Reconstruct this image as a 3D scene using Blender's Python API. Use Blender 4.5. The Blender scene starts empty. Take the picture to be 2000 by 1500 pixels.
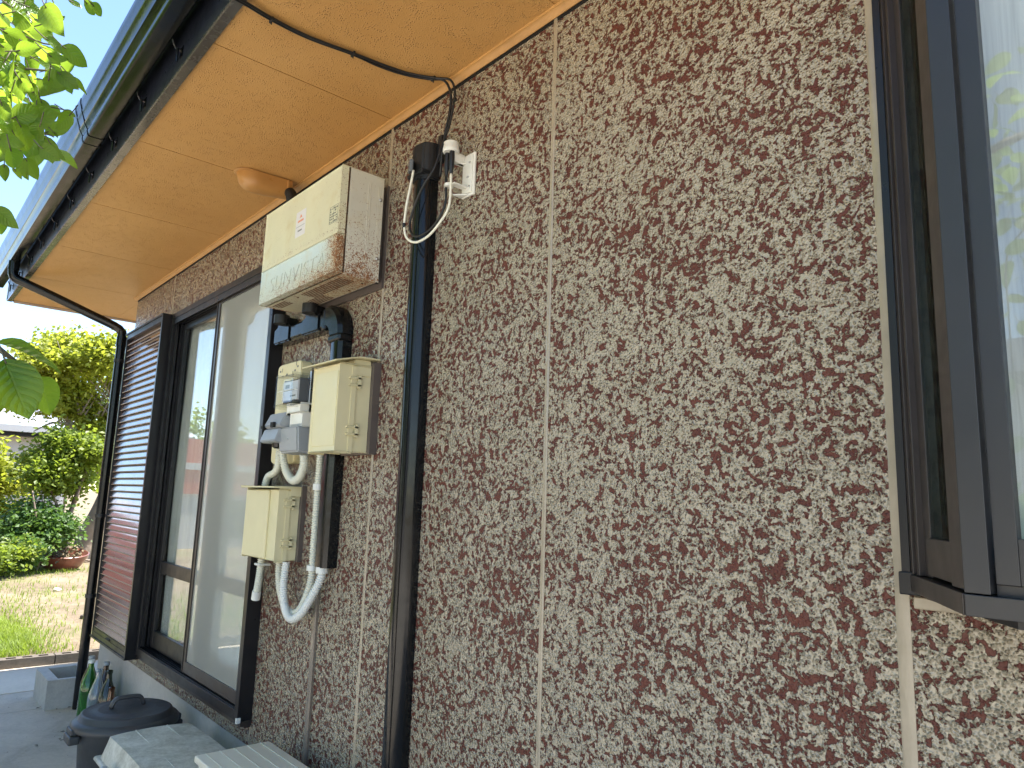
import bpy, bmesh, math, random
from mathutils import Vector, Matrix, Euler, noise
R = math.radians
scene = bpy.context.scene
col = scene.collection

# ---------------------------------------------------------------- camera
cd = bpy.data.cameras.new('camera'); cam = bpy.data.objects.new('camera', cd); col.objects.link(cam)
cd.sensor_width = 36; cd.lens = 25.304; cd.clip_start = 0.05; cd.clip_end = 2000
M = Matrix.Rotation(R(48.928), 3, 'Z') @ Matrix.Rotation(R(99.175), 3, 'X') @ Matrix.Rotation(R(1.842), 3, 'Z')
cam.matrix_world = Matrix.Translation((0, -1.36, 1.5)) @ M.to_4x4()
scene.camera = cam

# ---------------------------------------------------------------- world and sun
SUN_EL, SUN_ROT = R(69), R(14)          # sun stands behind the house (+Y), high
w = bpy.data.worlds.new('World'); scene.world = w; w.use_nodes = True
wn = w.node_tree; bg = wn.nodes['Background']
sky = wn.nodes.new('ShaderNodeTexSky'); sky.sky_type = 'NISHITA'; sky.sun_disc = False
sky.sun_elevation = SUN_EL; sky.sun_rotation = SUN_ROT; sky.air_density = 1.0; sky.dust_density = 0.05; sky.ozone_density = 2.6
wn.links.new(sky.outputs[0], bg.inputs[0]); bg.inputs[1].default_value = 0.11
sl = bpy.data.lights.new('sun', 'SUN'); sun = bpy.data.objects.new('sun', sl); col.objects.link(sun)
sl.energy = 4.7; sl.angle = R(0.5); sl.color = (1, .95, .88)
sd = Vector((math.sin(SUN_ROT)*math.cos(SUN_EL), math.cos(SUN_ROT)*math.cos(SUN_EL), math.sin(SUN_EL)))
sun.rotation_euler = sd.to_track_quat('Z', 'Y').to_euler()
vs = scene.view_settings; vs.view_transform = 'Standard'; vs.look = 'None'; vs.exposure = 1.95; vs.gamma = 1

# ---------------------------------------------------------------- materials
class N:
    def __init__(s, name):
        s.m = bpy.data.materials.new(name); s.m.use_nodes = True; s.t = s.m.node_tree
        s.p = s.t.nodes['Principled BSDF']; s.out = s.t.nodes['Material Output']
        s._co = None
    def n(s, typ, **kw):
        nd = s.t.nodes.new('ShaderNode'+typ)
        for k, v in kw.items():
            if k in nd.inputs: nd.inputs[k].default_value = v
            else: setattr(nd, k, v)
        return nd
    def l(s, a, b): s.t.links.new(a, b)
    def co(s, scale=None):
        if s._co is None: s._co = s.n('TexCoord').outputs['Object']
        if scale is None: return s._co
        mp = s.n('Mapping'); mp.inputs['Scale'].default_value = scale; s.l(s._co, mp.inputs[0]); return mp.outputs[0]
    def noise(s, scale, detail=3, rough=.5, dist=0, co=None):
        nd = s.n('TexNoise', Scale=scale, Detail=detail, Roughness=rough, Distortion=dist)
        s.l(co if co is not None else s.co(), nd.inputs['Vector']); return nd.outputs['Fac']
    def vor(s, scale, co=None, feature='F1', rnd=1.0):
        nd = s.n('TexVoronoi', Scale=scale, Randomness=rnd); nd.feature = feature
        s.l(co if co is not None else s.co(), nd.inputs['Vector']); return nd.outputs['Distance']
    def ramp(s, fac, stops, interp='LINEAR'):
        nd = s.n('ValToRGB'); e = nd.color_ramp.elements; nd.color_ramp.interpolation = interp
        while len(e) < len(stops): e.new(.5)
        for i, (p, c) in enumerate(stops):
            e[i].position = p; e[i].color = (c if hasattr(c, '__len__') else (c, c, c)) + (1,) if hasattr(c, '__len__') else (c, c, c, 1)
        s.l(fac, nd.inputs[0]); return nd.outputs[0]
    def mix(s, fac, a, b, mode='MIX'):
        nd = s.n('Mix'); nd.data_type = 'RGBA'; nd.blend_type = mode
        for i, v in ((0, fac), (6, a), (7, b)):
            if isinstance(v, bpy.types.NodeSocket): s.l(v, nd.inputs[i])
            elif i == 0: nd.inputs[0].default_value = v
            else: nd.inputs[i].default_value = tuple(v)+(1,)
        return nd.outputs[2]
    def math(s, op, a, b=0.0, c=None, clamp=False):
        nd = s.n('Math', operation=op); nd.use_clamp = clamp
        for i, v in enumerate((a, b, c)):
            if v is None: continue
            if isinstance(v, bpy.types.NodeSocket): s.l(v, nd.inputs[i])
            else: nd.inputs[i].default_value = v
        return nd.outputs[0]
    def xyz(s):
        nd = s.n('SeparateXYZ'); s.l(s.co(), nd.inputs[0]); return nd.outputs
    def col(s, v):
        if isinstance(v, bpy.types.NodeSocket): s.l(v, s.p.inputs['Base Color'])
        else: s.p.inputs['Base Color'].default_value = tuple(v)+(1,)
    def set(s, **kw):
        for k, v in kw.items():
            k = k.replace('_', ' ')
            if isinstance(v, bpy.types.NodeSocket): s.l(v, s.p.inputs[k])
            else: s.p.inputs[k].default_value = v
    def bump(s, h, dist, strength=1.0, prev=None):
        nd = s.n('Bump', Strength=strength, Distance=dist); s.l(h, nd.inputs['Height'])
        if prev is not None: s.l(prev, nd.inputs['Normal'])
        s.l(nd.outputs[0], s.p.inputs['Normal']); s.l(nd.outputs[0], s.p.inputs['Coat Normal']); return nd.outputs[0]

def simple(name, c, rough=.5, metal=0, var=.12, vs_=9, bump=0, bscale=200, coat=0, spec=.5, wear=0):
    m = N(name)
    f = m.noise(vs_, 4, .6)
    c2 = tuple(x*(1-var) for x in c); c3 = tuple(min(1, x*(1+var)) for x in c)
    cc = m.ramp(f, [(.3, c2), (.7, c3)])
    if wear:
        d = m.noise(vs_*6, 5, .7, .3)
        cc = m.mix(m.ramp(d, [(.62, 0.), (.72, wear)]), cc, (.16, .12, .08))
    m.col(cc)
    m.set(Metallic=metal, Coat_Weight=coat, Coat_Roughness=.08, Specular_IOR_Level=spec)
    r = m.ramp(m.noise(vs_*3, 3, .6), [(.3, max(0, rough-.06)), (.7, min(1, rough+.08))]); m.set(Roughness=r)
    if bump: m.bump(m.noise(bscale, 3, .6), bump, 1)
    return m.m

MAT = {}
def wall_mat():
    m = N('stippled_wall_paint')
    co = m.co()
    # break up the lattice with a slow warp
    wv = m.n('TexNoise', Scale=16, Detail=2); m.l(co, wv.inputs['Vector'])
    add = m.n('VectorMath', operation='MULTIPLY_ADD'); m.l(wv.outputs['Color'], add.inputs[0]); add.inputs[1].default_value = (.05, .05, .05); m.l(co, add.inputs[2])
    q = add.outputs[0]
    n1 = m.noise(63, 3.2, .55, .2, q)
    n2 = m.noise(150, 2, .5, .2, co)
    n0 = m.noise(3.5, 3, .5, 0, co)
    h = m.math('ADD', m.math('MULTIPLY', n1, .72), m.math('MULTIPLY', n2, .28))
    h = m.math('ADD', h, m.math('MULTIPLY', m.math('SUBTRACT', n0, .5), .14))
    mask = m.ramp(h, [(.466, 0.), (.474, 1.)])           # 1 = raised taupe coat
    slope = m.ramp(h, [(.452, 0.), (.494, 1.)])
    tone = m.noise(5, 4, .6)
    taupe = m.ramp(tone, [(.3, (.318, .272, .19)), (.7, (.378, .325, .232))])
    red = m.ramp(m.noise(12, 3, .6), [(.3, (.088, .026, .019)), (.7, (.130, .040, .027))])
    m.col(m.mix(mask, red, taupe))
    m.set(Roughness=m.ramp(mask, [(0, .42), (1, .22)]), Coat_Weight=m.ramp(mask, [(0, .0), (1, .7)]), Coat_Roughness=.06, Specular_IOR_Level=m.ramp(mask, [(0, .3), (1, .8)]))
    beads = m.vor(185, feature='SMOOTH_F1')
    b = m.math('POWER', m.math('SUBTRACT', 1, m.math('MULTIPLY', beads, 1.7), clamp=True), 1.6)
    b2 = m.noise(150, 3, .65, .4)
    fine = m.math('ADD', m.math('MULTIPLY', b, 1.8), m.math('MULTIPLY', b2, .45))
    fine = m.math('MULTIPLY', fine, m.ramp(mask, [(0, .4), (1, 1.)]))
    hh = m.math('ADD', m.math('MULTIPLY', slope, 1.1), fine)
    m.bump(hh, .0036, 1.0)
    return m.m
MAT['wall'] = wall_mat()
def joint_mat():
    m = N('sealant_bead'); m.col(m.ramp(m.noise(14, 4, .6), [(.3, (.30, .255, .18)), (.7, (.38, .32, .23))]))
    m.set(Roughness=.3, Coat_Weight=.4, Coat_Roughness=.15); m.bump(m.noise(60, 4, .6, 0, m.co((1, 1, .2))), .002); return m.m
MAT['joint'] = joint_mat()
def soffit_mat():
    m = N('ochre_soffit_paint')
    c = m.ramp(m.noise(3, 4, .6), [(.3, (.53, .275, .080)), (.7, (.60, .325, .105))])
    sp = m.vor(26); c = m.mix(m.ramp(sp, [(.03, .35), (.055, 0.)]), c, (.16, .09, .04))
    m.col(c); m.set(Roughness=.42, Specular_IOR_Level=.5)
    a = m.math('MULTIPLY', m.math('SUBTRACT', 1, m.math('MULTIPLY', m.vor(150), 2.2), clamp=True), m.ramp(m.noise(26, 3, .6), [(.42, .15), (.62, 1.)])); b = m.noise(300, 2, .6)
    m.bump(m.math('ADD', a, m.math('MULTIPLY', b, .25)), .0040, 1.0)
    return m.m
MAT['soffit'] = soffit_mat()
MAT['ochre'] = simple('ochre_trim_paint', (.50, .265, .085), .4, bump=.0006, bscale=300)
MAT['ochre_plastic'] = simple('ochre_plastic', (.44, .22, .065), .32, var=.06)
MAT['gutter'] = simple('gloss_black_gutter_paint', (.006, .007, .008), .13, var=.3, vs_=3, coat=0, spec=.42, bump=.0004, bscale=25)
MAT['gutter'].node_tree.nodes['Principled BSDF'].inputs['IOR'].default_value = 1.32
MAT['fascia'] = simple('satin_black_fascia', (.014, .017, .028), .32, var=.3, bump=.0006, bscale=160, coat=.25)
MAT['fascia_bottom'] = simple('satin_brown_drip_trim', (.07, .06, .05), .25, var=.15, coat=.6)
MAT['black'] = simple('black_plastic', (.005, .006, .007), .15, var=.2, coat=.0, spec=.34)
MAT['black_matt'] = simple('matt_black_plastic', (.009, .010, .012), .42, var=.2)
MAT['alu'] = simple('dark_bronze_aluminium', (.010, .010, .012), .33, metal=.0, var=.2, coat=0, spec=.35, vs_=4)
MAT['alu_bay'] = simple('grey_bronze_aluminium', (.024, .024, .025), .34, metal=.0, var=.12, coat=0, spec=.45, vs_=4)
MAT['alu_brown'] = simple('brown_aluminium', (.035, .028, .024), .36, var=.15, coat=0, vs_=4)
MAT['slat'] = simple('brown_gloss_slat', (.085, .042, .03), .2, var=.15, coat=.9, vs_=3)
MAT['slat_edge'] = simple('pale_slat_edge', (.28, .21, .14), .35)
MAT['pale'] = simple('pale_verge_trim', (.48, .40, .33), .45)
MAT['taupe'] = simple('taupe_trim', (.17, .14, .11), .35, var=.12, coat=.3)
MAT['taupe_dark'] = simple('dark_taupe_backboard', (.10, .082, .072), .4)
MAT['cream'] = simple('cream_plastic', (.66, .60, .37), .42, var=.05, vs_=5)
MAT['cream_side'] = MAT['cream']
MAT['cream_dirty'] = simple('cream_plastic_spotted', (.64, .56, .32), .45, var=.06, wear=.5, vs_=8)
MAT['hose'] = simple('pale_corrugated_plastic', (.60, .60, .50), .42, var=.06, vs_=5)
MAT['hose_white'] = simple('white_corrugated_plastic', (.66, .67, .63), .4, var=.05)
MAT['white'] = simple('white_plastic', (.74, .73, .66), .35, var=.05)
MAT['cable_white'] = simple('white_cable', (.78, .76, .64), .35, var=.04)
MAT['grey'] = simple('grey_plastic', (.30, .32, .33), .35, var=.06)
MAT['grey_dark'] = simple('dark_grey_plastic', (.10, .11, .12), .35, var=.08)
MAT['grey_light'] = simple('light_grey_plastic', (.52, .53, .54), .35, var=.05)
MAT['bin'] = simple('charcoal_bin_plastic', (.045, .047, .05), .45, var=.25, vs_=6, bump=.0004, bscale=90)
MAT['steel'] = simple('steel', (.5, .5, .5), .3, metal=1)
MAT['label_white'] = simple('sticker_paper', (.72, .70, .70), .4, var=.03)
MAT['ink'] = simple('grey_ink', (.14, .15, .13), .5)
MAT['ink_orange'] = simple('orange_ink', (.72, .22, .07), .5)
MAT['rust_dark'] = simple('rust_dark', (.10, .045, .02), .7, var=.4, vs_=30)
MAT['dark'] = simple('dark_void', (.006, .006, .006), .7)
MAT['bark'] = simple('bark', (.20, .15, .11), .8, var=.35, vs_=6, bump=.006, bscale=25)
MAT['bark_pale'] = simple('pale_bark', (.30, .235, .18), .8, var=.3, vs_=4, bump=.01, bscale=14)
MAT['twig'] = simple('twig', (.10, .085, .05), .7)
MAT['wood'] = simple('weathered_board', (.36, .31, .25), .8, var=.3, vs_=5)
MAT['clay'] = simple('glazed_clay', (.21, .075, .05), .35, var=.3, vs_=5, coat=.3)
MAT['red'] = simple('salmon_red_cladding', (.50, .16, .115), .6, var=.05, vs_=1)
MAT['house_wall'] = simple('pale_render', (.52, .51, .50), .7, var=.08, vs_=1)
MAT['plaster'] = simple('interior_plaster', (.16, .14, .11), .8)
MAT['roof_tile'] = simple('roof_tile', (.06, .06, .065), .4, var=.2)

def inverter_mat(kind):
    m = N('rusted_enamel_'+kind)
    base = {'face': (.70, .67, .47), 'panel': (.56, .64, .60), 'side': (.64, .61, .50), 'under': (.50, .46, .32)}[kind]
    X, Y, Z = m.xyz()
    c = m.ramp(m.noise(4, 4, .6), [(.3, tuple(v*.93 for v in base)), (.7, tuple(min(1, v*1.05) for v in base))])
    # warm yellow staining in soft patches
    st = m.ramp(m.noise(7, 5, .65, .3), [(.55, 0.), (.75, .45)])
    c = m.mix(st, c, (.56, .42, .16))
    # rust density rises toward the lower right corner (object X to the right, Z up)
    gx = m.math('MULTIPLY_ADD', X, 1.45, .1, clamp=True)      # X 0..0.68
    gz = m.math('MULTIPLY_ADD', Z, -2.4, 1.0, clamp=True)     # Z 0..0.41
    if kind == 'side':
        gy = m.math('MULTIPLY_ADD', m.math('ABSOLUTE', m.math('ADD', Y, .115)), -4.5, 1.0, clamp=True)
        dens = m.math('MULTIPLY', m.math('POWER', gz, 1.9), m.math('ADD', m.math('MULTIPLY', gy, .85), .12))
        k = .222
    elif kind == 'under': dens = m.math('MULTIPLY', gx, .75); k = .24
    elif kind == 'panel':
        gl = m.math('MULTIPLY_ADD', Z, -9.0, 1.0, clamp=True)
        gr = m.math('MULTIPLY_ADD', X, 7.0, -3.7, clamp=True)
        dens = m.math('MAXIMUM', m.math('MULTIPLY', gl, m.math('MULTIPLY_ADD', gx, .6, .35)), gr); k = .215
        c = m.mix(m.math('MULTIPLY', dens, .75), c, (.60, .55, .33))
    else:
        gr = m.math('MULTIPLY_ADD', X, 12, -7.4, clamp=True)
        gt = m.math('MULTIPLY_ADD', m.math('ABSOLUTE', m.math('SUBTRACT', Z, .168)), -60, 1.0, clamp=True)
        dens = m.math('MAXIMUM', m.math('MULTIPLY', gr, m.math('MULTIPLY_ADD', gz, .8, .2)), m.math('MULTIPLY', gt, .35)); k = .19
    sp = m.math('ADD', m.math('MULTIPLY', m.noise(260, 2, .6), .72), m.math('MULTIPLY', m.noise(45, 4, .6, .4), .28))
    thr = m.math('SUBTRACT', m.math('ADD', sp, m.math('MULTIPLY', dens, k)), .64)
    rmask = m.math('MULTIPLY', thr, 22, clamp=True)
    rc = m.ramp(m.noise(60, 3, .6), [(.3, (.14, .05, .02)), (.7, (.38, .16, .05))])
    m.col(m.mix(rmask, c, rc))
    m.set(Roughness=m.ramp(rmask, [(0, .34), (1, .8)]))
    m.bump(rmask, .0008, .6)
    return m.m
for k_ in ('face', 'panel', 'side', 'under'): MAT['inv_'+k_] = inverter_mat(k_)

def glass_mat(name, tint=(.9, .95, .93), refl=1.0, rough=0.0):
    m = N(name); t = m.t
    lw = m.n('LayerWeight', Blend=.5); fr = m.math('MULTIPLY_ADD', m.math('POWER', lw.outputs['Facing'], 5.0), .96, .04); gl = m.n('BsdfGlossy', Roughness=rough); tr = m.n('BsdfTransparent'); tr.inputs[0].default_value = tint+(1,)
    f = m.math('MULTIPLY', fr, refl, clamp=True)
    mx = m.n('MixShader'); m.l(f, mx.inputs[0]); m.l(tr.outputs[0], mx.inputs[1]); m.l(gl.outputs[0], mx.inputs[2]); m.l(mx.outputs[0], m.out.inputs[0])
    return m.m
MAT['glass'] = glass_mat('window_glass', (.95, .97, .95), 1.7)
MAT['glass_side'] = glass_mat('narrow_pane_glass', (.70, .78, .76), .15)
MAT['clear'] = glass_mat('clear_plastic', (.92, .93, .93), 1.0)
def mesh_mat():
    m = N('insect_mesh'); tr = m.n('BsdfTransparent'); df = m.n('BsdfDiffuse'); df.inputs[0].default_value = (.78, .78, .70, 1)
    mx = m.n('MixShader'); mx.inputs[0].default_value = .33; m.l(tr.outputs[0], mx.inputs[1]); m.l(df.outputs[0], mx.inputs[2]); m.l(mx.outputs[0], m.out.inputs[0]); return m.m
MAT['screen'] = mesh_mat()
def curtain_mat():
    m = N('sheer_white_curtain'); tr = m.n('BsdfTransparent'); df = m.n('BsdfDiffuse'); df.inputs[0].default_value = (.90, .90, .88, 1)
    tl = m.n('BsdfTranslucent'); tl.inputs[0].default_value = (.8, .82, .84, 1)
    a = m.n('MixShader'); a.inputs[0].default_value = .2; m.l(df.outputs[0], a.inputs[1]); m.l(tl.outputs[0], a.inputs[2])
    f = m.ramp(m.noise(300, 1, .5, 0, m.co((1, 1, .02))), [(.35, .90), (.6, 1.)])
    f = m.math('MULTIPLY', f, m.ramp(m.noise(45, 2, .5, 0, m.co((1, 1, .04))), [(.35, .86), (.6, 1.)]))
    mx = m.n('MixShader'); m.l(f, mx.inputs[0]); m.l(tr.outputs[0], mx.inputs[1]); m.l(a.outputs[0], mx.inputs[2]); m.l(mx.outputs[0], m.out.inputs[0]); return m.m
MAT['curtain'] = curtain_mat()
def bottle_mat(name, c):
    m = N(name); m.col(c); m.set(Roughness=.04, Transmission_Weight=.85, IOR=1.45, Coat_Weight=.3); return m.m
MAT['b_green'] = bottle_mat('green_bottle_glass', (.10, .42, .08)); MAT['b_brown'] = bottle_mat('brown_bottle_glass', (.10, .05, .03))
MAT['b_clear'] = bottle_mat('clear_bottle_glass', (.62, .70, .75)); MAT['b_dark'] = bottle_mat('dark_green_bottle_glass', (.04, .07, .04))
MAT['b_amber'] = bottle_mat('amber_bottle_glass', (.22, .08, .02))
def leaf_mat(name, ca, cb, trans, tcol, rough=.35, scale=3.0):
    m = N(name)
    oi = m.n('TexCoord'); f = m.n('TexNoise', Scale=scale, Detail=3); m.l(oi.outputs['Object'], f.inputs['Vector'])
    c = m.ramp(f.outputs['Fac'], [(.35, ca), (.65, cb)]); m.col(c); m.set(Roughness=rough)
    tl = m.n('BsdfTranslucent'); m.l(m.mix(.7, c, tcol), tl.inputs[0])
    mx = m.n('MixShader'); mx.inputs[0].default_value = trans; m.l(m.p.outputs[0], mx.inputs[1]); m.l(tl.outputs[0], mx.inputs[2]); m.l(mx.outputs[0], m.out.inputs[0])
    return m.m
def near_leaf():
    m = N('veined_glossy_leaf'); uv = m.n('TexCoord').outputs['UV']; sp = m.n('SeparateXYZ'); m.l(uv, sp.inputs[0]); U, V = sp.outputs[0], sp.outputs[1]
    av = m.math('ABSOLUTE', m.math('SUBTRACT', V, .5))
    ph = m.math('ADD', m.math('MULTIPLY', U, 8.0), m.math('MULTIPLY', av, -4.2))
    wv = m.math('ABSOLUTE', m.math('SUBTRACT', m.math('FRACT', ph), .5))
    side = m.ramp(wv, [(.0, 1.), (.07, 0.)]); mid = m.ramp(av, [(.012, 1.), (.035, 0.)])
    vein = m.math('MAXIMUM', m.math('MULTIPLY', side, .6), mid)
    c = m.ramp(m.noise(9, 3), [(.35, (.058, .13, .012)), (.65, (.10, .20, .02))])
    c = m.mix(m.math('MULTIPLY', vein, .55), c, (.20, .30, .06)); m.col(c)
    m.set(Roughness=.27)
    quilt = m.math('ADD', m.math('MULTIPLY', wv, .9), m.math('MULTIPLY', m.noise(55, 3), .6))
    nb = m.bump(m.math('SUBTRACT', quilt, m.math('MULTIPLY', vein, .5)), .004, .8)
    tl = m.n('BsdfTranslucent'); m.l(m.mix(m.math('MULTIPLY', vein, .3), m.mix(.75, c, (.44, .66, .05)), (.18, .30, .04)), tl.inputs[0])
    mx = m.n('MixShader'); mx.inputs[0].default_value = .55; m.l(m.p.outputs[0], mx.inputs[1]); m.l(tl.outputs[0], mx.inputs[2]); m.l(mx.outputs[0], m.out.inputs[0])
    return m.m
MAT['leaf_near'] = near_leaf()
MAT['leaf_far_persimmon'] = leaf_mat('glossy_persimmon_leaf', (.06, .13, .012), (.095, .19, .02), .55, (.55, .75, .05), .28, 9)
MAT['leaf_light'] = leaf_mat('lime_leaf', (.20, .235, .022), (.28, .30, .04), .5, (.56, .62, .06), .5, 1.2)
MAT['leaf_mid'] = leaf_mat('mid_green_leaf', (.11, .17, .02), (.18, .23, .03), .45, (.42, .54, .05), .5, 1.2)
MAT['leaf_dark'] = leaf_mat('dark_green_leaf', (.055, .115, .022), (.09, .16, .03), .3, (.2, .36, .05), .5, 1.5)
MAT['grass'] = leaf_mat('grass_blade', (.14, .20, .022), (.20, .26, .03), .4, (.40, .54, .05), .6, 2)
MAT['straw'] = leaf_mat('dry_straw', (.17, .13, .07), (.23, .18, .10), .2, (.28, .22, .12), .7, 4)
def soil_mat():
    m = N('dry_garden_soil')
    a = m.noise(.8, 5, .6, .3); b = m.noise(9, 6, .7, .2)
    f = m.math('ADD', m.math('MULTIPLY', a, .5), m.math('MULTIPLY', b, .5))
    c = m.ramp(f, [(.38, (.13, .095, .055)), (.5, (.205, .155, .098)), (.62, (.285, .225, .15))])
    g = m.ramp(m.noise(.55, 5, .65), [(.52, 0.), (.66, .6)]); c = m.mix(g, c, (.17, .18, .06))
    s = m.ramp(m.vor(38), [(.05, .55), (.22, 0.)]); c = m.mix(s, c, (.18, .125, .07))
    m.col(c); m.set(Roughness=.9); m.bump(m.noise(22, 6, .75), .03, 1); return m.m
MAT['soil'] = soil_mat()
def conc(name, a, b, sc=3, bump=.0015, stain=.25):
    m = N(name)
    f = m.math('ADD', m.math('MULTIPLY', m.noise(sc, 5, .65, .4), .6), m.math('MULTIPLY', m.noise(sc*14, 4, .7), .4))
    c = m.ramp(f, [(.36, a), (.64, b)])
    c = m.mix(m.ramp(m.noise(sc*.7, 6, .7, .8), [(.52, 0.), (.68, stain)]), c, tuple(x*.45 for x in a))
    m.col(c); m.set(Roughness=.85); m.bump(m.math('ADD', m.noise(180, 4, .7), m.noise(30, 4, .6)), bump, .8); return m.m
MAT['conc'] = conc('grey_concrete_slab', (.42, .365, .30), (.58, .51, .42), stain=.3)
MAT['conc_light'] = conc('pale_concrete_slab', (.58, .51, .41), (.70, .62, .51), 2, stain=.12)
MAT['foundation'] = conc('smooth_foundation_render', (.44, .41, .37), (.56, .525, .475), 4, .0008, .12)
MAT['trough'] = conc('trough_concrete', (.36, .345, .32), (.50, .48, .44), 5, .0015, .35)
MAT['kerb'] = conc('dark_kerb_block', (.085, .07, .055), (.15, .125, .10), 4, .003, .4)
def lidmat():
    m = N('weathered_grey_lid')
    f = m.math('ADD', m.math('MULTIPLY', m.noise(9, 6, .7, .5), .6), m.math('MULTIPLY', m.noise(55, 5, .75), .4))
    m.col(m.ramp(f, [(.4, (.36, .35, .29)), (.5, (.50, .49, .42)), (.62, (.66, .65, .58))])); m.set(Roughness=.5); m.bump(m.noise(70, 5, .7), .0008, .6); return m.m
MAT['lid'] = lidmat()
MAT['cream_box'] = simple('cream_storage_plastic', (.72, .68, .56), .45, var=.04, vs_=6, wear=.25)

# ---------------------------------------------------------------- mesh helpers
def obj(name, bm, mat, parent=None, smooth=False, label=None):
    me = bpy.data.meshes.new(name); bm.normal_update(); bm.to_mesh(me); bm.free()
    o = bpy.data.objects.new(name, me); col.objects.link(o)
    for m_ in (mat if isinstance(mat, (list, tuple)) else [mat]): me.materials.append(m_ if not isinstance(m_, str) else MAT[m_])
    if smooth:
        for p in me.polygons: p.use_smooth = True
        if smooth is not True: me.set_sharp_from_angle(angle=R(smooth))
    if parent is not None: o.parent = parent
    if label: o['label'] = label
    return o
def tag(o, label=None, cat=None, group=None, kind=None):
    if label: o['label'] = label
    if cat: o['category'] = cat
    if group: o['group'] = group
    if kind: o['kind'] = kind
    return o
def empty(name, label, cat, loc=(0, 0, 0), group=None, rz=0):
    o = bpy.data.objects.new(name, None); col.objects.link(o); o.location = loc; o.rotation_euler = (0, 0, rz); o.empty_display_size = .1
    return tag(o, label, cat, group)
def BM(): return bmesh.new()
def box(bm, x0, x1, y0, y1, z0, z1, bev=0, seg=2, mi=0, mat=None):
    t = bmesh.new(); bmesh.ops.create_cube(t, size=1)
    for v in t.verts: v.co = Vector(((x0+x1)/2+v.co.x*(x1-x0), (y0+y1)/2+v.co.y*(y1-y0), (z0+z1)/2+v.co.z*(z1-z0)))
    if bev: bmesh.ops.bevel(t, geom=t.edges[:], offset=bev, segments=seg, affect='EDGES', profile=.5)
    merge(bm, t, mat, mi)
def merge(bm, t, mat=None, mi=0):
    if mat is not None: t.transform(mat)
    vm = {}
    for v in t.verts: vm[v] = bm.verts.new(v.co)
    for f in t.faces:
        try: nf = bm.faces.new([vm[v] for v in f.verts]); nf.material_index = mi or f.material_index; nf.smooth = f.smooth
        except ValueError: pass
    t.free()
def prism(bm, prof, axis, a0, a1, bev=0, mi=0):
    """closed profile (list of 2-D points) extruded along an axis: X -> (y,z), Y -> (x,z), Z -> (x,y)"""
    def P(p, a): return {'X': (a, p[0], p[1]), 'Y': (p[0], a, p[1]), 'Z': (p[0], p[1], a)}[axis]
    t = bmesh.new()
    A = [t.verts.new(P(p, a0)) for p in prof]; B = [t.verts.new(P(p, a1)) for p in prof]
    n = len(prof)
    for i in range(n): t.faces.new((A[i], A[(i+1) % n], B[(i+1) % n], B[i]))
    t.faces.new(A[::-1]); t.faces.new(B)
    bmesh.ops.recalc_face_normals(t, faces=t.faces[:])
    if bev: bmesh.ops.bevel(t, geom=t.edges[:], offset=bev, segments=2, affect='EDGES')
    merge(bm, t, None, mi)
def smooth_path(pts, step):
    pts = [Vector(p) for p in pts]; P = [pts[0]*2-pts[1]]+pts+[pts[-1]*2-pts[-2]]; out = []
    for i in range(1, len(P)-2):
        n = max(2, int((P[i+1]-P[i]).length/step))
        for k in range(n):
            t = k/n; a, b, c, d = P[i-1], P[i], P[i+1], P[i+2]
            out.append(.5*((2*b)+(c-a)*t+(2*a-5*b+4*c-d)*t*t+(3*b-a-3*c+d)*t*t*t))
    out.append(pts[-1]); return out
def tube(bm, path, r, segs=12, rfun=None, cap=True, mi=0):
    path = [Vector(p) for p in path]; rings = []; up = None
    for i, p in enumerate(path):
        d = (path[min(i+1, len(path)-1)]-path[max(i-1, 0)]).normalized()
        if up is None: up = d.orthogonal().normalized()
        up = (up-d*up.dot(d)).normalized(); s = d.cross(up)
        rr = rfun(i) if rfun else (r[i] if hasattr(r, '__len__') else r)
        rings.append([bm.verts.new(p+(up*math.cos(2*math.pi*k/segs)+s*math.sin(2*math.pi*k/segs))*rr) for k in range(segs)])
    for a, b in zip(rings, rings[1:]):
        for k in range(segs):
            f = bm.faces.new((a[k], a[(k+1) % segs], b[(k+1) % segs], b[k])); f.smooth = True; f.material_index = mi
    if cap:
        bm.faces.new(rings[0][::-1]); bm.faces.new(rings[-1])
def lathe(bm, prof, c=(0, 0, 0), segs=32, axis='Z', mi=0, ang=1.0):
    c = Vector(c); rings = []
    for r, h in prof:
        ring = []
        for k in range(segs):
            a = 2*math.pi*k/segs; x, y = r*math.cos(a), r*math.sin(a)
            ring.append(bm.verts.new(c+(Vector((x, y, h)) if axis == 'Z' else Vector((x, -h, y)))))
        rings.append(ring)
    for a, b in zip(rings, rings[1:]):
        for k in range(segs):
            f = bm.faces.new((a[k], a[(k+1) % segs], b[(k+1) % segs], b[k])); f.smooth = True; f.material_index = mi
    try: bm.faces.new(rings[0][::-1]); bm.faces.new(rings[-1])
    except ValueError: pass
    bmesh.ops.recalc_face_normals(bm, faces=bm.faces[:])
def corrugated(bm, pts, r, pitch=.0095, depth=.0036, segs=14):
    path = smooth_path(pts, .001); L = [0]
    for a, b in zip(path, path[1:]): L.append(L[-1]+(b-a).length)
    res = []; d = 0; j = 0; stp = pitch/4
    while d < L[-1]:
        while L[j+1] < d and j < len(L)-2: j += 1
        t = (d-L[j])/max(1e-9, L[j+1]-L[j]); res.append(path[j].lerp(path[j+1], min(1, t))); d += stp
    pat = [0, -.0003, -depth, -depth]
    tube(bm, res, r, segs, rfun=lambda i: r+pat[i % 4])
def structure(name, bm, m, **k): return tag(obj(name, bm, m, **k), kind='structure')

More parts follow.
